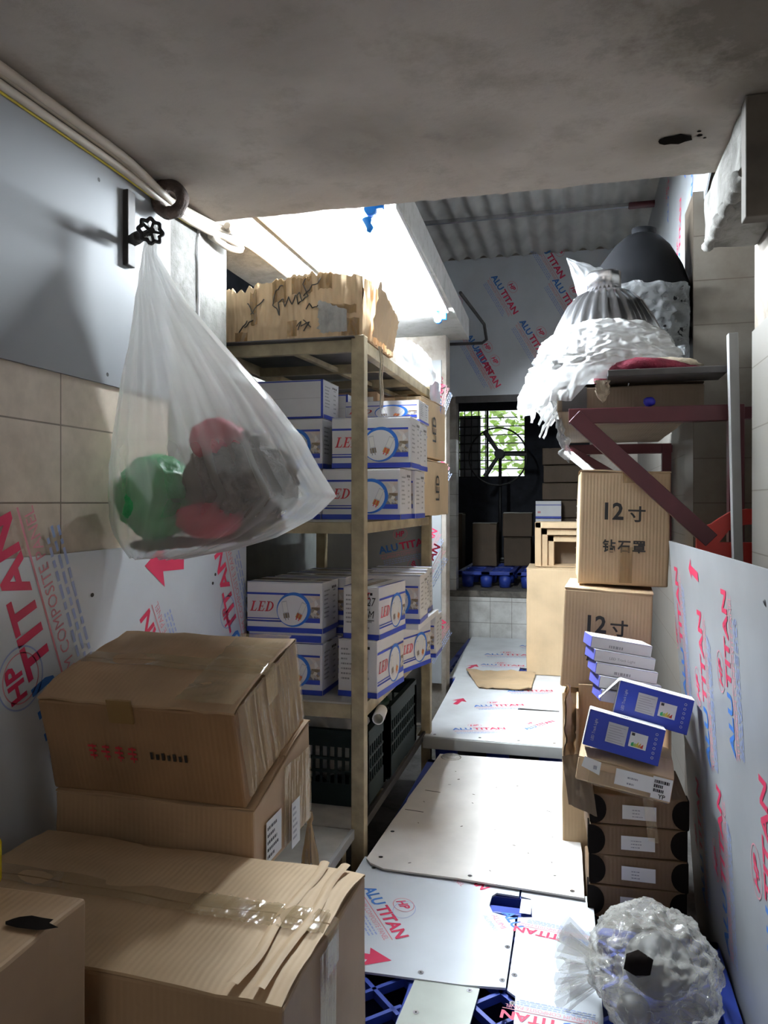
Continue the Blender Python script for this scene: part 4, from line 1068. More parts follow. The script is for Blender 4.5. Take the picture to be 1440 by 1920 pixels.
# ------------------------------------------------------------------ crates on the bottom shelf
def crate(label, x0, x1, y0, y1, z0, z1, ncol=14, group='dark slatted crates on the bottom shelf'):
    t = thing('plastic_crate', label, 'crate', ((x0 + x1) / 2, (y0 + y1) / 2, z0), group=group)
    b = B(); w = 0.012
    for (lo, hi) in (((x0, y0, z0), (x1, y1, z0 + 0.012)), ):
        b.box(lo, hi, CRATE)
    def side(p, q, n):
        p = V(p); q = V(q); d = q - p
        nr = d.normalized().cross(V((0, 0, 1)))
        H = z1 - z0
        for (a, c) in ((0, .3), (.44, .475), (.62, .655), (.8, 1)):
            b.bar(p + V((0, 0, H * (a + c) / 2)), q + V((0, 0, H * (a + c) / 2)), H * (c - a), w, CRATE, up=nr, bev=0)
        for k in range(n + 1):
            c = p.lerp(q, k / n); b.bar(c + V((0, 0, 0.01)), c + V((0, 0, H)), 0.009 if 0 < k < n else 0.02, w * 0.9 if 0 < k < n else 0.02, CRATE, up=d.normalized(), bev=0)
    side((x0, y0, z0), (x1, y0, z0), ncol); side((x1, y0, z0), (x1, y1, z0), int(ncol * (y1 - y0) / (x1 - x0))); side((x1, y1, z0), (x0, y1, z0), ncol); side((x0, y1, z0), (x0, y0, z0), int(ncol * (y1 - y0) / (x1 - x0)))
    obj('body', b, t)
    b = B()
    for (p, q) in (((x0, y0), (x1, y0)), ((x1, y0), (x1, y1)), ((x1, y1), (x0, y1)), ((x0, y1), (x0, y0))): b.bar((p[0], p[1], z1), (q[0], q[1], z1), 0.024, 0.024, CRATE)
    obj('rim', b, t)
    return t
crate('dark slatted plastic crate holding white bags, behind the rack post', -1.25, -0.815, 2.93, 3.2, 0.2945, 0.585)
crate('dark plastic crate farther back on the right side of the bottom shelf', -1.24, -0.805, 3.26, 3.80, 0.2945, 0.60, 12)
b = B()
b.ico((-1.04, 3.06, 0.53), (0.19, 0.11, 0.16), WHITEF, 4, 0.3, 2.6, 4)
single('plastic_bag', b, 'whitish crumpled plastic bag in the slatted crate under the lower shelf', 'bag')
b = B(); b.ico((-1.14, 3.05, 0.655), (0.07, 0.06, 0.035), WINEB, 3, 0.4, 3, 9); single('net_scrap', b, 'dull red netting on the plastic bag in the slatted crate', 'net')
b = B(); b.ico((-1.05, 3.5, 0.56), (0.17, 0.2, 0.08), plain('dark_green_sack', (0.01, 0.05, 0.025), 0.5, bump=0.4), 3, 0.25, 3, 2); single('dark_sack', b, 'dark green sack in the farther crate', 'sack')
t = thing('paper_roll', 'small pale rolled paper end sticking out under the lower shelf by the post', 'paper roll', (-0.742, 2.9, 0.66))
b = B(); M = Matrix.LocRotScale((-0.742, 2.84, 0.676), Euler((R(90), 0, R(8))), None); b.lathe([(0.019, 0), (0.023, 0), (0.023, -0.12), (0.019, -0.12), (0.019, 0)], PAPER, M, 18); obj('roll', b, t)

# ------------------------------------------------------------------ fluorescent lamp
t = thing('tube_lamp', 'lit fluorescent tube lamp with blue holders under the white soffit', 'lamp', (-0.74, 3.6, 2.56))
p0, p1 = V((-0.735, 2.72, 2.565)), V((-0.792, 4.40, 2.565))
b = B(); b.bar(p0 + V((0.055, 0.06, 0.042)), p1 + V((0.045, -0.02, 0.042)), 0.045, 0.026, WHITE, bev=0.004); obj('batten', b, t)
b = B(); b.tube([p0, p1], 0.014, TUBEM, 16); obj('tube', b, t)
for (p, d) in ((p0, -1), (p1, 1)):
    c = p + (p1 - p0).normalized() * d * 0.018
    b = B(); b.tube([c - (p1 - p0).normalized() * 0.02, c + (p1 - p0).normalized() * 0.02], 0.021, BLUEC, 14); b.box(c + V((-0.018, -0.014, 0)), c + V((0.05, 0.014, 0.05)), BLUEC, 0.004); hold = obj('tube_holder', b, t, label='blue tube holder')
    if d < 0: hold0 = hold
b = B(); c = p0 + V((-0.012, -0.02, -0.03)); b.tube([c, c + V((0.004, 0.0, -0.02)), c + V((0.012, 0.0, -0.035)), c + V((0.006, 0, -0.05))], [0.02, 0.012, 0.014, 0.008], BLUEC, 10); obj('starter', b, hold0, label='blue starter plug')

# ------------------------------------------------------------------ cables, clamp, valve
t = thing('cable_bundle', 'bundle of cream cables running along the top of the left wall', 'cables', (-1.27, 1.5, 2.45))
def cab(off, m, r, end):
    P = [V((-1.262 + off[0], 0.2 + 0.22 * k, 2.478 + off[1] - 0.018 * math.sin(k * 0.45) * 0.6)) for k in range(9)] + [V((-1.255 + off[0] * .5, 2.16, 2.452 + off[1] * .5))] + [V(p) for p in end]
    # smooth
    Q = []
    for a, c in zip(P, P[1:]):
        for k in range(4): Q.append(a.lerp(c, k / 4))
    Q.append(P[-1])
    for _ in range(3): Q = [Q[0]] + [(Q[i - 1] + Q[i] * 2 + Q[i + 1]) / 4 for i in range(1, len(Q) - 1)] + [Q[-1]]
    b = B(); b.tube(Q, r, m, 10); obj('cable', b, t)
cab((0.0, 0.0), CABLE, 0.013, [(-1.27, 2.35, 2.478), (-1.25, 2.53, 2.485), (-1.22, 2.57, 2.487), (-1.22, 2.53, 2.493)])
cab((0.018, -0.004), CABLE, 0.012, [(-1.27, 2.35, 2.46), (-1.255, 2.55, 2.47), (-1.235, 2.66, 2.468), (-1.23, 2.69, 2.455), (-1.255, 2.62, 2.44), (-1.27, 2.5, 2.45)])
cab((-0.006, -0.026), CABLE, 0.011, [(-1.275, 2.35, 2.45), (-1.26, 2.5, 2.455), (-1.25, 2.7, 2.5), (-1.275, 2.9, 2.53), (-1.28, 3.45, 2.53)])
cab((-0.016, -0.036), YELLOWW, 0.0035, [(-1.28, 2.35, 2.44), (-1.265, 2.6, 2.47), (-1.265, 2.75, 2.54), (-1.275, 3.1, 2.535), (-1.28, 3.5, 2.54)])
b = B()
for k in range(2): pass
b.tube([(-1.24, 2.5, 2.628), (-1.2, 2.62, 2.612), (-1.2, 3.1, 2.612), (-1.2, 3.9, 2.612), (-1.2, 4.9, 2.612)], 0.011, CABLE, 8)
single('soffit_cable', b, 'white cable clipped along the left edge of the lit soffit', 'cable')
b = B()
def tor(u, v):
    a, q = u * 2 * math.pi, v * 2 * math.pi; r = 0.018 * (1 + 0.25 * noise.noise(V((math.cos(a) * 2, math.sin(a) * 2, v * 3))))
    k = 0.042 + r * math.cos(q)
    return V((-1.236 + k * math.cos(a) * 0.9, 2.16 + r * math.sin(q) * 1.5 + 0.012 * math.cos(a), 2.448 + k * math.sin(a) * 1.05))
b.grid(tor, 36, 14, PUTTY, cu=True)
single('pipe_collar', b, 'dark brown fuzzy collar gripping the cream cables under the ceiling', 'collar')
t = thing('shutoff_valve', 'black valve handwheel on a bracket on the left wall holding the sack', 'valve', (-1.23, 2.0, 2.25))
b = B(); b.box((-1.281, 1.975, 2.19), (-1.264, 2.015, 2.41), IRON, 0.003); obj('bracket', b, t)
b = B(); b.tube([(-1.28, 1.995, 2.263), (-1.178, 1.95, 2.267)], 0.01, IRON, 12); b.tube([(-1.25, 1.982, 2.263), (-1.225, 1.97, 2.264)], 0.019, IRON, 6); obj('stem', b, t)
b = B(); ax = V((0.78, -0.62, 0)).normalized(); ux = V((0.62, 0.78, 0)).normalized(); uz = V((0, 0, 1)); c0 = V((-1.172, 1.945, 2.268))
def wheel(u, v):
    a, q = u * 2 * math.pi, v * 2 * math.pi; rr = 0.0065; k = 0.032 + 0.0035 * math.cos(a * 8) + rr * math.cos(q)
    return c0 + ux * k * math.cos(a) + uz * k * math.sin(a) + ax * rr * math.sin(q)
b.grid(wheel, 64, 10, BLACK, cu=True)
for k in range(5):
    a = 2 * math.pi * k / 5; b.tube([c0, c0 + (ux * math.cos(a) + uz * math.sin(a)) * 0.031], 0.0045, BLACK, 6)
b.tube([c0 - ax * 0.012, c0 + ax * 0.01], 0.009, BLACK, 10); obj('handwheel', b, t)

# ------------------------------------------------------------------ hanging sack and what it holds
rows = [(2.285, -1.192, -1.176, .008, 1.972), (2.255, -1.2, -1.165, .014, 1.965), (2.20, -1.197, -1.157, .028, 1.955), (2.07, -1.207, -1.075, .07, 1.95), (1.931, -1.226, -0.949, .11, 1.95), (1.795, -1.248, -0.823, .15, 1.95), (1.677, -1.266, -0.728, .175, 1.95),
        (1.6, -1.274, -0.685, .18, 1.95), (1.518, -1.279, -0.632, .175, 1.95), (1.46, -1.279, -0.70, .165, 1.95), (1.41, -1.268, -0.80, .14, 1.95), (1.372, -1.25, -0.93, .1, 1.95), (1.345, -1.238, -1.08, .04, 1.95)]
def lerprow(v):
    k = v * (len(rows) - 1); i = min(int(k), len(rows) - 2); f = k - i
    return [a + (c - a) * f for a, c in zip(rows[i], rows[i + 1])]
b = B()
def sack(u, v):
    z, xl, xr, dp, yc = lerprow(v); q = u * 2 * math.pi
    c, s = math.cos(q), math.sin(q)
    e = 0.9
    px = math.copysign(abs(c) ** e, c); py = math.copysign(abs(s) ** e, s)
    pl = noise.noise(V((c * 5.5, s * 5.5, v * 0.7))) * 0.55 + noise.noise(V((c * 12, s * 12, v * 1.4))) * 0.45
    amt = 0.3 * (1 - v) ** 0.6 + 0.06
    k = 1 + amt * pl * (0.35 + 0.65 * abs(s))
    kx = 1 + amt * 0.12 * pl
    crn = 0.006 * noise.noise(V((c * 4, s * 4, z * 22)))
    x = (xl + xr) / 2 + (xr - xl) / 2 * px * kx
    x = max(x, -1.2795)
    return V((x, yc + dp * py * k + crn, z + 0.012 * noise.noise(V((u * 40, 3, v * 3))) * (v > .7)))
g = b.grid(sack, 150, 84, MILKY, cu=True)
f = b.bm.faces.new(g[-1][::-1]); f.material_index = 0
bt = thing('plastic_sack', 'large milky plastic sack hanging from the valve on the left wall', 'sack', (-0.96, 1.95, 1.34))
obj('film', b, bt)
b = B()
for k in range(10):
    a = 2 * math.pi * k / 10
    b.tube([V((-1.184, 1.968, 2.25)), V((-1.19 + 0.010 * math.cos(a), 1.985 + 0.010 * math.sin(a), 2.285)), V((-1.2 + 0.022 * math.cos(a), 2.0 + 0.016 * math.sin(a), 2.305 + 0.008 * math.sin(k * 3)))], [0.003, 0.004, 0.002], MILKY, 6)
obj('gathered_neck', b, bt)
b = B(); b.ico((-1.14, 1.93, 1.515), (0.108, 0.115, 0.115), GREENB, 4, 0.13, 2.4, 5); single('green_bag', b, 'round green plastic bag inside the hanging milky sack', 'bag')
b = B(); b.ico((-0.895, 1.945, 1.555), (0.15, 0.125, 0.13), BROWNB, 4, 0.22, 2.6, 8); single('rag_bundle', b, 'dark brown bundle of rags inside the hanging milky sack', 'rags')
b = B(); b.ico((-0.95, 1.915, 1.67), (0.072, 0.075, 0.06), PINKB, 3, 0.2, 2.6, 3); single('pink_cloth', b, 'pinkish red cloth on top of the rags in the hanging sack', 'cloth')
b = B(); b.ico((-0.955, 1.87, 1.455), (0.09, 0.045, 0.048), PINKB, 3, 0.2, 2.6, 12); single('red_net', b, 'red net low down between the green bag and the rags in the sack', 'net')
b = B()
for k in range(8): b.ico((-1.19 + 0.04 * k, 1.945 + 0.02 * math.sin(k * 2), 1.378 + 0.004 * k), (0.04, 0.04, 0.016), BROWNB, 2, 0.3, 3, 30 + k)
single('debris_layer', b, 'layer of brown scraps along the bottom of the hanging sack', 'scraps', kind='stuff')

# ------------------------------------------------------------------ right wall bracket shelf
def bracket(label, y, xa, xw, z, post_z):
    t = thing('steel_bracket', label, 'bracket', (xw, y, post_z), group='maroon steel shelf brackets')
    b = B(); b.box((xa, y - 0.025, z - 0.055), (xw, y + 0.025, z), MAROON, 0.002); obj('arm', b, t)
    b = B(); b.bar((xa + 0.02, y - 0.028, z - 0.03), (xw - 0.06, y - 0.028, post_z + 0.03), 0.055, 0.05, MAROON, up=(0, 1, 0)); obj('brace', b, t)
    b = B(); b.box((xw, y - 0.025, post_z - 0.25), (xw + 0.05, y + 0.025, z), MAROON, 0.002); obj('wall_post', b, t)
    b = B(); b.box((xw + 0.05, y - 0.02, z - 0.05), (0.78 if y < 3.5 else 0.515, y + 0.02, z - 0.01), MAROON); obj('tie', b, t)
    return t
bracket('nearest maroon steel bracket with long diagonal brace over the stacked cartons', 2.9, -0.035, 0.505, 1.842, 1.34)
bracket('farther maroon steel bracket under the laden wall shelf', 4.6, -0.075, 0.455, 1.835, 1.5)
b = B(); b.bar((-0.06, 4.55, 1.79), (0.08, 4.3, 1.66), 0.05, 0.02, WHITE); single('white_lath', b, 'short white lath jutting down beside the farther bracket', 'lath')
t = carton('cardboard_carton', 'long dull carton lying across the wall brackets under the lamp shades', (0.18, 3.78, 1.844), (0.52, 1.6, 0.1), CBD, amp=0.004, seed=41, flaps='Y')
b = B(); F = fr((0, -0.803, 0), (1, 0, 0), (0, 0, 1)); b.rect(-0.24, 0.0, -0.15, 0.09, F, DKBOARD, 0.002); obj('sticker', b, t, local=True, label='dark label')
b = B(); b.box((0.1, 2.84, 1.948), (0.495, 3.02, 1.972), DKBOARD, 0.003); single('dark_plank', b, 'dark plank jutting out over the front end of the wall shelf', 'plank')
b = B()
b.tube([(0.07, 3.0, 1.955), (0.13, 2.92, 1.985), (0.2, 2.88, 2.0), (0.28, 2.9, 1.995), (0.36, 2.93, 1.985), (0.42, 2.96, 1.98)], [0.02, 0.024, 0.02, 0.022, 0.02, 0.012], WINEB, 10)
single('wine_strap', b, 'dark red cloth strap curled on the dark plank', 'strap')
b = B(); b.ico((0.30, 2.96, 1.997), (0.12, 0.05, 0.028), CREAMB, 3, 0.3, 3, 3); single('cream_cloth', b, 'cream cloth under the white film beside the dark red strap', 'cloth')
b = B(); b.grid(lambda u, v: V((0.06 + 0.05 * u + 0.012 * noise.noise(V((u * 4, v * 5, 2))), 2.925 + 0.014 * noise.noise(V((u * 6, v * 4, 7))), 1.95 - 0.075 * v * (0.6 + 0.5 * math.sin(u * 3.0)))), 12, 12, CREAMB); single('cloth_scrap', b, 'cream scrap of cloth hanging from the front edge of the wall shelf', 'cloth')
b = B(); b.ico((0.245, 2.9, 1.862), (0.022, 0.02, 0.018), plain('cobalt_knob', (0.02, 0.02, 0.4), 0.3), 2, 0.1, 3, 1); single('blue_cap', b, 'small blue plastic cap on the near bracket arm', 'cap')
# white film heap
b = B()
def heap(u, v):
    q = u * 2 * math.pi; c, s = math.cos(q), math.sin(q)
    r = [1.05, 1.12, 1.1, 1.02, .95, .86, .66][min(6, int(v * 6))] * (1 - (v * 6 % 1)) + [1.05, 1.12, 1.1, 1.02, .95, .86, .66, .66][min(7, int(v * 6) + 1)] * (v * 6 % 1)
    z = 1.955 + 0.25 * v
    rg = abs(noise.noise(V((c * 2.2, s * 2.2, z * 13)))) ; rf = abs(noise.noise(V((c * 5, s * 5, z * 38)))); r3 = abs(noise.noise(V((c * 12, s * 12, z * 50))))
    k = r * (1 + 0.24 * (0.4 - rg) + 0.15 * (0.4 - rf) + 0.07 * (0.4 - r3))
    x = 0.105 + 0.255 * k * c; y = 3.3 + 0.33 * k * s
    if v < 0.2 and c < -0.2: x -= 0.06 * (0.2 - v) / 0.2; z -= 0.075 * (0.2 - v) / 0.2 * (1 + noise.noise(V((s * 7, 0, 3))))
    return V((x, y, z))
b.grid(heap, 160, 70, WHITEF, cu=True)
b.grid(lambda u, v: V((0.105 + 0.17 * math.cos(u * 6.2832) * v + 0.0, 3.3 + 0.2 * math.sin(u * 6.2832) * v, 2.205 + 0.012 * noise.noise(V((u * 9, v * 5, 1))))), 40, 8, WHITEF, cu=True)
single('film_heap', b, 'white plastic film wrapped round the silver lamp shade on the wall shelf', 'plastic film')
b = B(); rnd = random.Random(8)
for k in range(12):
    x = -0.13 - 0.06 * rnd.random() + 0.05 * (k > 7); z = 2.06 - 0.018 * k; L = rnd.uniform(0.06, 0.12); y = 3.2 + rnd.uniform(-.12, .1)
    b.grid(lambda u, v, x=x, y=y, z=z, L=L, k=k: V((x + 0.05 - (L) * v + 0.01 * noise.noise(V((u * 5, v * 5, k))), y + (0.07 * (1 - v) + 0.008) * (u - .5), z - 0.09 * v * v - 0.015 * v + 0.02 * noise.noise(V((u * 7, v * 4, k + 9))))), 8, 8, WHITEF)
single('film_tatters', b, 'ragged torn ends of white film hanging off the left of the wall shelf', 'plastic film')
b = B()
def wisp(u, v):
    q = u * 2 * math.pi; rr = 0.012 + 0.026 * abs(noise.noise(V((v * 5, 1, 3)))) + 0.012 * noise.noise(V((math.cos(q) * 3, math.sin(q) * 3, v * 14)))
    return V((-0.105 + 0.06 * v + 0.02 * noise.noise(V((v * 6, 2, 2))) + rr * math.cos(q), 3.15 + 0.15 * v + rr * math.sin(q), 1.95 - 0.27 * v + 0.02 * noise.noise(V((u * 3, v * 9, 1)))))
b.grid(wisp, 16, 40, GREYF, cu=True)
single('film_scraps', b, 'greyish wisps of film dangling below the left corner of the wall shelf', 'plastic film')
def shade(name, label, M, prof, mat, neck, neckm, ribs=0):  # loose lamp reflectors only, nothing lit inside
    t = thing(name, label, 'lamp', M.translation)
    b = B(); b.lathe(prof, mat, M, 96 if ribs else 40, ribs, 0.006 if ribs else 0); obj('reflector', b, t)
    if neck: b = B(); b.lathe(neck, neckm, M, 32); obj('collar', b, t)
    return t
M = Matrix.LocRotScale((0.11, 3.3, 2.12), Euler((R(3), R(-2), 0)), None)
shade('bell_shade', 'ribbed silver bell lamp shade rising out of the white film', M, [(0.24, -0.02), (0.225, 0.04), (0.19, 0.12), (0.15, 0.19), (0.105, 0.235), (0.07, 0.25)], ALU,
      [(0.0, 0.325), (0.066, 0.325), (0.07, 0.318), (0.068, 0.25), (0.06, 0.25)], ALU, 24)
M = Matrix.LocRotScale((0.27, 3.85, 2.375), Euler((R(4), R(4), 0)), None)
shade('bell_shade', 'large black dome lamp shade behind the silver one', M, [(0.255, 0.0), (0.25, 0.06), (0.228, 0.15), (0.185, 0.25), (0.125, 0.34), (0.075, 0.385), (0.05, 0.395), (0.0, 0.396)], BLACKM, [(0.055, 0.38), (0.055, 0.42), (0.0, 0.42)], BLACKM)
for k in range(3):
    M = Matrix.LocRotScale((0.28 + 0.01 * k, 3.84, 1.95 + 0.15 * k), Euler((R(3), R(6 - 4 * k), 0)), None)
    shade('bell_shade', ['black lamp shade lowest of the film-covered pile behind the silver shade', 'black lamp shade in the middle of the film-covered pile', 'black lamp shade uppermost of the film-covered pile, under the large dome'][k], M, [(0.225, 0.0), (0.215, 0.05), (0.17, 0.12), (0.1, 0.165), (0.0, 0.17)], BLACKM, None, None)
b = B()
def wrap(u, v):
    q = u * 2 * math.pi; c, s = math.cos(q), math.sin(q); z = 1.98 + 0.5 * v
    k = 1 + 0.14 * noise.noise(V((c * 2.5, s * 2.5, z * 12))) + 0.12 * (0.3 - abs(noise.noise(V((c * 6, s * 6, z * 26))))) + 0.06 * (0.3 - abs(noise.noise(V((c * 14, s * 14, z * 50)))))
    r = (0.255 if v < 0.75 else 0.255 + 0.1 * (v - .75)) * k
    x = 0.27 + r * c
    return V((min(x, 0.485), 3.84 + r * s, z + 0.04 * noise.noise(V((c * 3, s * 3, 7))) * (v > .9)))
b.grid(wrap, 140, 60, GREYF, cu=True); single('film_wrap', b, 'glossy grey plastic film round the pile of black lamp shades', 'plastic film')
b = B()
pk = [V((-0.052, 3.5, 2.583)), V((0.105, 3.52, 2.533)), V((0.07, 3.42, 2.45)), V((0.005, 3.46, 2.38))]
def peak(u, v, o=0):
    base = pk[1].lerp(pk[2], u * 2) if u < 0.5 else pk[2].lerp(pk[3], (u - .5) * 2)
    p = pk[0].lerp(base, v)
    return p + V((0, o + 0.018 * noise.noise(V((u * 7, v * 4, 2))), 0.01 * noise.noise(V((u * 9, v * 6, 5)))))
b.grid(peak, 20, 16, GREYF); b.grid(lambda u, v: peak(u, v, 0.04 * v), 20, 16, GREYF)
single('film_peak', b, 'stiff upright peak of grey film left of the silver shade', 'plastic film')

# ------------------------------------------------------------------ recess contents: grey strip, red stool
b = B(); b.bar((0.545, 2.80, 0.0), (0.502, 2.80, 2.07), 0.04, 0.03, GREYSTRIP); single('metal_profile', b, 'long grey metal profile standing upright beside the right tiled wall', 'metal strip')
t = thing('plastic_chair', 'red plastic chair back showing above the leaning sheet at the right', 'chair', (0.56, 3.1, 0))
b = B()
b.plate([(0.56, 1.15), (0.75, 1.15), (0.75, 1.40), (0.72, 1.46), (0.64, 1.478), (0.56, 1.48), (0.51, 1.472), (0.475, 1.45), (0.445, 1.428), (0.41, 1.415), (0.397, 1.395), (0.397, 1.31), (0.43, 1.27)],
        [[(0.47, 1.365), (0.70, 1.365), (0.70, 1.415), (0.62, 1.43), (0.55, 1.425), (0.50, 1.405)]], fr((0, 2.85, 0), (1, 0, 0), (0, 0, 1)), 0.03, REDP)
obj('backrest', b, t)
b = B(); b.box((0.56, 2.85, 0.4), (0.76, 3.25, 0.44), REDP, 0.015); obj('seat', b, t)
for (x, y) in ((0.58, 2.865), (0.73, 2.865), (0.58, 3.22), (0.73, 3.22)):
    b = B(); b.box((x - 0.018, y - 0.015, 0), (x + 0.018, y + 0.015, 1.2 if y < 3 else 0.41), REDP, 0.005); obj('leg', b, t)

# ------------------------------------------------------------------ right-hand carton stack
def d12(b, w, d, h):
    F = fr((-w / 2, -d / 2 - 0.003, 0), (1, 0, 0), (0, 0, 1))
    b.text('12', w * 0.28, h * 0.57, 0.088, F, INK, 0.002, width=0.068, bold=0.025); b.text('寸', w * 0.54, h * 0.565, 0.062, F, INK, 0.002, width=0.062, bold=0.02)
    for k, ch in enumerate('钻石罩'): b.text(ch, w * 0.265 + 0.054 * k, h * 0.295, 0.05, F, INK, 0.002, width=0.047, bold=0.025)
    F = fr((-w / 2 - 0.003, d / 2, 0), (0, -1, 0), (0, 0, 1)); marks(b, F, d * .1, h * .2, d * .3, h * .8, 9, INKG, 6, 0.002, .8, .2)
U12 = carton('cardboard_carton', 'upper tan carton marked 12 in black under the maroon brace', (0.155, 3.2, 1.19), (0.325, 0.36, 0.435), CBT, rz=1.5, ry=1.5, amp=0.003, seed=51, deco=d12, group='tan cartons marked 12', nudge=None)
b = B(); F = fr((0, -0.186, 0), (1, 0, 0), (0, 0, 1)); b.rect(-0.012, 0.01, 0.032, 0.145, F, TAPEB, 0.003); obj('tape', b, U12, local=True)
b = B(); b.rect(-0.01, 0.385, 0.035, 0.43, F, TAPEB, 0.003); obj('tape', b, U12, local=True)
L12 = carton('cardboard_carton', 'lower tan carton marked 12, leaning, behind the blue lamp boxes', (0.10, 3.14, 0.805), (0.315, 0.36, 0.375), CBT, rz=-3, ry=2.5, rx=0, amp=0.003, seed=52, deco=d12, group='tan cartons marked 12')
carton('cardboard_carton', 'tall plain tan carton supporting the lower carton marked 12', (0.10, 3.16, 0), (0.32, 0.36, 0.79), CBL, amp=0.003, seed=53, flaps=None)
carton('cardboard_carton', 'tall narrow tan carton standing on the far walkway sheet left of the 12 cartons', (-0.185, 5.86, 0.262), (0.36, 0.44, 0.77), CBL, rz=0, amp=0.004, seed=54)
# open carton lying with its mouth to the viewer: nested rims
t = thing('open_carton', 'open carton with nested cardboard rims on top of the tall narrow carton', 'carton', (-0.16, 5.9, 1.035))
for k in range(3):
    b = B(); x0, x1, z0, z1 = -0.31 + 0.045 * k, 0.1, 1.038, 1.36 - 0.05 * k; y = 5.72 + 0.03 * k; w = 0.045
    b.box((x0, y, z0), (x0 + w, y + 0.28 - 0.03 * k, z1), CBT, 0.004); b.box((x0, y, z1 - w), (x1, y + 0.28 - 0.03 * k, z1), CBL, 0.004)
    obj('rim', b, t)
b = B(); b.box((-0.29, 5.98, 1.038), (0.1, 6.0, 1.3), CBD); obj('back_panel', b, t)
b = B(); b.box((-0.3, 5.72, 1.036), (0.1, 6.0, 1.042), CBT); obj('bottom_panel', b, t)
# black-cornered flat cartons
FG = 'flat brown cartons with black corner guards'
def flat_carton(loc, rz, label, sticker=True, seed=0):
    w, d, h = 0.292, 0.28, 0.094
    t = thing('flat_carton', label, 'carton', loc, (0, 0, R(rz)), FG)
    b = B(); b.box((-w / 2, -d / 2, 0), (w / 2, d / 2, h), CBF, 0.004, cuts=3, amp=0.002, seed=seed); obj('body', b, t, local=True)
    for sx in (-1, 1):
        b = B(); F = fr((sx * w / 2, -d / 2 - 0.003, 0), (-sx, 0, 0), (0, 0, 1))
        pts = [(0, 0)] + [(0.048 * math.cos(a) ** 0.8, h / 2 + (h / 2) * math.sin(a)) for a in [-math.pi / 2 + math.pi * k / 12 for k in range(13)]] + [(0, h)]
        pts = [(x, y) for x, y in pts]
        O, U, W = F
        b.face([O + U * x + W * y - V((0, 0.001, 0)) for x, y in (pts if sx < 0 else pts[::-1])], PITCH)
        b.box((sx * w / 2 - 0.003, -d / 2 - 0.002, 0.002), (sx * w / 2 + 0.003, -d / 2 + 0.05, h - 0.002), PITCH)
        obj('corner_guard', b, t, local=True, label='black corner guard')
    if sticker:
        b = B(); F = fr((0, -d / 2 - 0.002, 0), (1, 0, 0), (0, 0, 1)); b.rect(-0.05, 0.022, 0.052, 0.066, F, PAPER, 0.003); marks(b, F, -0.02, 0.03, 0.04, 0.06, 3, INKG, seed, 0.0038, .6, .3); obj('sticker', b, t, local=True, label='white sticker')
    return t
order = ['lowest of its stack on the floor', 'second from the bottom of its stack', 'third from the bottom of its stack', 'fourth from the bottom of its stack', 'second from the top of its stack', 'topmost of its stack beneath the tilted carton']
for k in range(6): flat_carton((0.175 + (0.006 if k % 2 else -0.003), 2.68, 0.0965 * k), [1, -1, 2, 0, 3, 1][k], 'flat brown carton with black corners, ' + order[k], True, k)
# tilted taped carton with label, open flaps
tc = carton('cardboard_carton', 'tilted taped carton with long white label on top of the black-cornered stack', (0.135, 2.56, 0.635), (0.275, 0.3, 0.085), CBT, rz=-4, ry=9, amp=0.005, seed=61)
b = B(); F = fr((0, -0.156, 0), (1, 0, 0), (0, 0, 1)); b.rect(-0.025, 0.022, 0.08, 0.07, F, PAPER, 0.0075); b.rect(0.08, 0.01, 0.135, 0.075, F, PAPER, 0.0075); marks(b, F, 0.01, 0.03, 0.06, 0.065, 2, INKG, 2, 0.0085, .7, .3); marks(b, F, 0.085, 0.03, 0.13, 0.07, 3, INK, 4, 0.0085, 1, .7); b.text('YP', 0.10, 0.013, 0.018, F, INK, 0.0085, bold=0.02); obj('label_sticker', b, tc, local=True, label='long white shipping label')
b = B(); F = fr((0, -0.156, 0), (1, 0, 0), (0, 0, 1)); b.poly([(-0.125, 0.05), (-0.07, 0.035), (-0.07, 0.075), (-0.12, 0.082)], F, PAPER, 0.0075); b.rect(-0.09, 0.05, -0.08, 0.06, F, INKG, 0.0085); obj('label_sticker', b, tc, local=True, label='small torn white label')
b = B(); b.grid(lambda u, v: V((-0.1 + 0.23 * u, -0.158 - 0.006 * abs(noise.noise(V((u * 20, v * 3, 1)))), 0.0 + 0.05 * v)), 30, 6, TAPE); obj('tape', b, tc, local=True)
b = B(); b.grid(lambda u, v: V((0.06 + 0.03 * u + 0.035 * v, -0.16 - 0.012 * v + 0.006 * noise.noise(V((u * 5, v * 9, 0))), 0.005 - 0.12 * v)), 6, 24, TAPE); obj('loose_tape', b, tc, local=True, label='loose clear tape tail')
oc = thing('open_carton', 'ragged open carton with torn flaps left of the blue lamp boxes', 'carton', (0.1, 2.9, 0.6))
b = B()
def fl1(u, v): return V((-0.05 + 0.01 * v + 0.03 * u + 0.012 * noise.noise(V((u * 5, v * 7, 1))), 2.64 + 0.15 * u, 0.60 + 0.3 * v * (1 - 0.5 * u) ))
b.grid(fl1, 12, 18, CBT); b.grid(lambda u, v: fl1(1 - u, v) + V((0.005, 0, 0)), 12, 18, CBT); obj('side_flap', b, oc)
b = B()
def fl2(u, v): return V((-0.05 + 0.085 * u + 0.02 * v, 2.44 + 0.05 * (1 - v) + 0.01 * noise.noise(V((u * 6, v * 5, 4))), 0.60 + 0.1 * (1 - u * .3) - 0.13 * v + 0.05 * u * (v < .01)))
b.grid(fl2, 10, 12, CBD); b.grid(lambda u, v: fl2(1 - u, v) + V((0, 0.005, 0)), 10, 12, CBD); obj('front_flap', b, oc)
b = B()
b.box((0.0, 2.70, 0.59), (0.29, 2.93, 0.6), CBT); b.box((0.0, 2.93, 0.59), (0.29, 2.94, 0.83), CBT); b.box((0.285, 2.66, 0.59), (0.293, 2.94, 0.8), CBT); b.box((-0.008, 2.70, 0.59), (0.0, 2.94, 0.8), CBT); obj('body', b, oc)
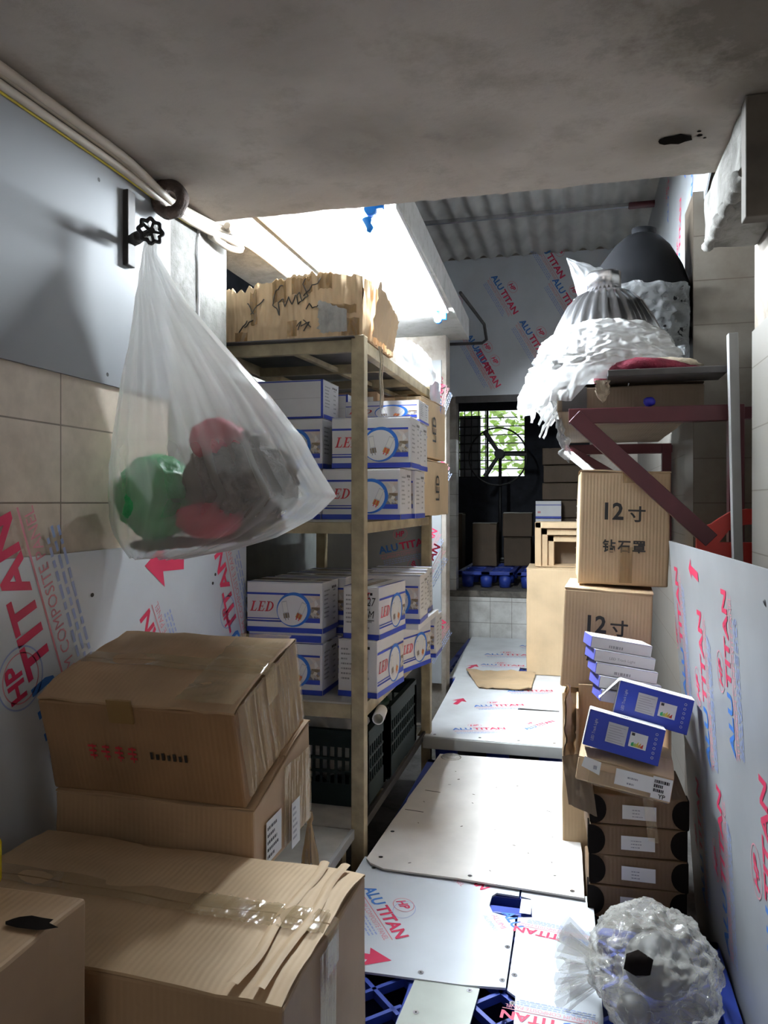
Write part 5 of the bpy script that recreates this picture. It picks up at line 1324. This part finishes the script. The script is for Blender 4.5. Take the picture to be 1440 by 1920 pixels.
# blue lamp boxes
TG = 'blue track lamp boxes tumbled on the cartons'
def track_box(loc, rot, label):
    t = thing('lamp_box', label, 'box', loc, tuple(R(a) for a in rot), TG)
    w, d, h = 0.222, 0.085, 0.108
    b = B(); b.box((0, 0, 0), (w, d, h), BLUE, 0.002)
    F = fr((0, -0.0005, 0), (1, 0, 0), (0, 0, 1)); SL = PLILAC
    b.text('LED Track Light', 0.027, 0.02, 0.012, F, SILV, 0.0012, rot=R(90), width=0.066)
    b.rect(0.06, 0.028, 0.118, 0.088, F, SILV, 0.001)
    for k in range(7): b.rect(0.064, 0.033 + 0.0075 * k, 0.112 - 0.006 * (k % 3), 0.0345 + 0.0075 * k, F, INKG, 0.0014)
    b.rect(0.127, 0.034, 0.178, 0.078, F, PAPER, 0.001); b.rect(0.131, 0.068, 0.14, 0.076, F, INK, 0.0014)
    for k, c in enumerate((GREENB, LEAF, YELLOWW, GOLD, REDP)): b.poly([(0.134 + .007 * k, .037), (0.141 + .007 * k, .037), (0.141 + .007 * k, .05 - .002 * k + .008 * (k > 1)), (0.134 + .007 * k, .046 - .001 * k)], F, c, 0.0014)
    for k in range(6): b.ring(0.20, 0.02 + 0.014 * k, 0.0035, 0.0035, 0.0012, F, SILV, 0.0012, 8)
    obj('body', b, t, local=True)
    b = B(); b.box((0, 0, h), (w, d, h + 0.0015), WHITE); F = fr((0, 0, h + 0.0015), (1, 0, 0), (0, 1, 0)); marks(b, F, 0.09, 0.02, 0.15, 0.05, 2, INK, 7, 0.0006); obj('top_flap', b, t, local=True, label='white top face')
    b = B(); b.box((-0.0015, 0, 0), (0, d, h), WHITE); obj('end_flap', b, t, local=True, label='white end flap')
    return t
track_box((0.012, 2.42, 0.765), (-8, 12.5, -2), 'nearer blue lamp box with grey panel, lying lowest on the taped carton')
t2 = track_box((0.105, 2.525, 0.835), (-6, 12.5, -3), 'upper blue lamp box with raised white end flap, behind the nearer one')
b = B(); b.face([(-0.0015, 0.0, 0.108), (-0.05, 0.0, 0.035), (-0.05, 0.085, 0.035), (-0.0015, 0.085, 0.108)], WHITE); b.face([(-0.0035, 0.0, 0.1085), (-0.0035, 0.085, 0.1085), (-0.052, 0.085, 0.0355), (-0.052, 0.0, 0.0355)], WHITE); obj('open_flap', b, t2, local=True, label='white flap standing open')
SG = 'slim white-sided lamp boxes in a leaning pile'
LIL = plain('lilac_blue_board', (0.13, 0.14, 0.55), 0.4)
for k in range(5):
    t = thing('slim_lamp_box', ['slim lamp box at the bottom of the leaning white-sided pile', 'slim lamp box second from the bottom of the leaning pile', 'slim lamp box in the middle of the leaning pile', 'slim lamp box second from the top of the leaning pile', 'slim lamp box on top of the leaning white-sided pile'][k], 'box', (0.152 - 0.007 * k, 2.66 + 0.022 * k, 0.842 + 0.039 * k), (R(-3), R(9), R(9 + (k % 2) * 2)), SG)
    w, d, h = 0.2, 0.14, 0.037
    b = B(); b.box((-w / 2, -d / 2, 0), (w / 2, d / 2, h), LIL, 0.002); obj('body', b, t, local=True)
    b = B(); b.box((-w / 2 + 0.002, -d / 2 - 0.0015, 0.001), (w / 2 - 0.001, -d / 2 - 0.0005, h - 0.001), WHITE); F = fr((-w / 2, -d / 2 - 0.0015, 0), (1, 0, 0), (0, 0, 1))
    if k in (1, 3): b.text('LED Track Light', 0.05, 0.012, 0.012, F, INKG, 0.0008, width=0.085)
    else: marks(b, F, .06, .008, .15, .03, 1, INKG, k, 0.0008, .8, .4)
    obj('side_panel', b, t, local=True, label='white printed side')
    b = B(); b.box((-w / 2 + 0.001, -d / 2, h), (w / 2 - 0.001, d / 2, h + 0.001), WHITE); obj('top_flap', b, t, local=True, label='white top')

# ------------------------------------------------------------------ clear sack lower right
t = thing('clear_sack', 'crumpled clear plastic sack with black lumps on the pallet at lower right', 'sack', (0.14, 2.08, 0.2))
b = B()
def sackr(t_, sub=6):
    bm_ = bmesh.new(); bmesh.ops.create_icosphere(bm_, subdivisions=sub, radius=1)
    for v in bm_.verts:
        d = v.co.normalized(); a = 0.5 - 2 * abs(noise.noise(d * 1.9 + V((3, 1, 7)))); e = 0.5 - 2 * abs(noise.noise(d * 4.6 + V((1, 1, 2)))); e2 = 0.5 - 2 * abs(noise.noise(d * 10 + V((5, 1, 2))))
        e3 = 0.5 - 2 * abs(noise.noise(V((d.x * 6, d.y * 14, d.z * 20)) + V((5, 7, 2))))
        k = 1 + 0.12 * a + 0.07 * e + 0.035 * e2 + 0.022 * e3
        x = 0.185 + 0.155 * k * d.x; y = 2.06 + 0.2 * k * d.y; z = 0.315 + 0.135 * k * d.z
        z = max(z, 0.222 + 0.004 * noise.noise(V((x * 30, y * 30, 0))))
        x = min(x, 0.352 - 0.02 * max(0, z - .3))
        v.co = V((x, y, z))
    for f in bm_.faces: f.smooth = True
    t_.merge(bm_, CLEARB)
sackr(b); obj('film', b, t)
b = B()
for k in range(9):      # gathered, twisted end on the left
    a = k * 0.7; b.grid(lambda u, v, a=a, k=k: V((0.06 - 0.10 * v + 0.02 * math.sin(u * 6 + k), 2.06 + 0.07 * math.cos(a) * (0.3 + v) + 0.04 * (u - .5), 0.30 + 0.06 * math.sin(a) * (0.3 + v) + 0.03 * math.sin(u * 7 + a) * v)), 10, 10, CLEARB)
obj('gathered_end', b, t)
b = B(); b.ico((0.136, 1.905, 0.412), (0.036, 0.022, 0.033), PITCH, 1, 0.1, 2, 3); single('black_cap', b, 'matt black faceted lump showing through the top of the clear sack', 'lump')
for k, (x, y, z, r) in enumerate(((0.2, 2.08, 0.318, 0.085), (0.13, 1.97, 0.262, 0.04))):
    b = B(); b.ico((x, y, z), (r, r * 1.1, r * 0.85), plain('grey_lump_%d' % k, (0.07, 0.07, 0.07), 0.5), 3, 0.05, 1.2, 5 + k); single('grey_lump', b, ['large grey lump in the middle of the clear sack', 'small grey lump low at the front of the clear sack'][k], 'lump')

# ------------------------------------------------------------------ back room contents
t = thing('pedestal_fan', 'black pedestal fan in silhouette against the rear window', 'fan', (-0.851, 8.6, 0.84))
c = V((-0.851, 8.6, 2.045))
b = B()
b.grid(lambda u, v: c + V((-0.02, 0, -0.03)) + V(((0.32 + 0.009 * math.cos(v * 6.2832)) * math.cos(u * 6.2832), 0.009 * math.sin(v * 6.2832), (0.32 + 0.009 * math.cos(v * 6.2832)) * math.sin(u * 6.2832))), 56, 8, BLACK, cu=True); obj('guard_ring', b, t)
b = B(); b.tube([c + V((0, -0.06, 0)), c + V((0, 0.12, 0))], 0.055, BLACK, 16); obj('motor', b, t)
for a in (122, 235, -2):
    b = B(); q = V((math.cos(R(a)), 0, math.sin(R(a)))); n_ = V((-q.z, 0, q.x))
    b.face([c + n_ * 0.02, c + q * 0.3 + n_ * 0.035, c + q * 0.3 - n_ * 0.02 + V((0, .02, 0)), c - n_ * 0.02 + V((0, .02, 0))], BLACK)
    b.bar(c, c + q * 0.30, 0.03, 0.012, BLACK, up=(0, 1, 0)); obj('blade', b, t)
b = B(); b.tube([c + V((0, 0.06, -0.03)), V((-0.851, 8.66, 0.85))], 0.018, BLACK, 10); obj('pole', b, t)
b = B(); b.lathe([(0, 0.845), (0.17, 0.845), (0.17, 0.865), (0.03, 0.89), (0, 0.89)], BLACK, Matrix.Translation((-0.851, 8.66, 0)), 24); obj('base', b, t)
KG = 'dark cartons in the back room'
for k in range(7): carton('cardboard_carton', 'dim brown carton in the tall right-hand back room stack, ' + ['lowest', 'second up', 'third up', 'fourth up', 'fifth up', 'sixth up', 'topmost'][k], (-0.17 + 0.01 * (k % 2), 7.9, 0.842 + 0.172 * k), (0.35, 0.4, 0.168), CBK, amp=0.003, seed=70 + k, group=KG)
for k in range(4):
    b = B(); z = 0.842 + 0.17 * k; b.box((-0.40, 7.5, z), (-0.16, 7.68, z + 0.166), WHITE, 0.003); F = fr((-0.40, 7.5, z), (1, 0, 0), (0, 0, 1)); b.rect(0, 0, .24, .02, F, BLUE, .001); b.rect(0, .125, .24, .132, F, BLUE, .001); marks(b, F, .02, .05, .06, .09, 1, RED, k, 0.001)
    single('lamp_carton', b, 'white and blue carton inside the doorway at right, ' + ['lowest of four', 'second up of four', 'third up of four', 'top one of four'][k], 'carton', 'white cartons inside the doorway')
for k, (x, y, z, w, h) in enumerate(((-0.62, 8.25, 0.842, 0.28, 0.3), (-0.62, 8.25, 1.15, 0.3, 0.25), (-0.95, 8.15, 0.842, 0.25, 0.45), (-1.4, 8.6, 0.685, 0.3, 0.7))):
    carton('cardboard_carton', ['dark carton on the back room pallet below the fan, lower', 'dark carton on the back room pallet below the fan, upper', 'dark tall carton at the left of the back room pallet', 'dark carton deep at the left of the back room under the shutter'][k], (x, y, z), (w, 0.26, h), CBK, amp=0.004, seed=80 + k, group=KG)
# loose wire hanging at the back wall pipe
b = B(); b.tube([(-1.2, 7.1, 2.98), (-0.86, 7.08, 2.97), (-0.82, 7.08, 3.0), (-0.82, 6.9, 3.1), (-0.9, 6.0, 3.15)], 0.014, DKBOARD, 8); single('wall_pipe', b, 'thin dark pipe along the printed back wall sheet above the doorway', 'pipe')
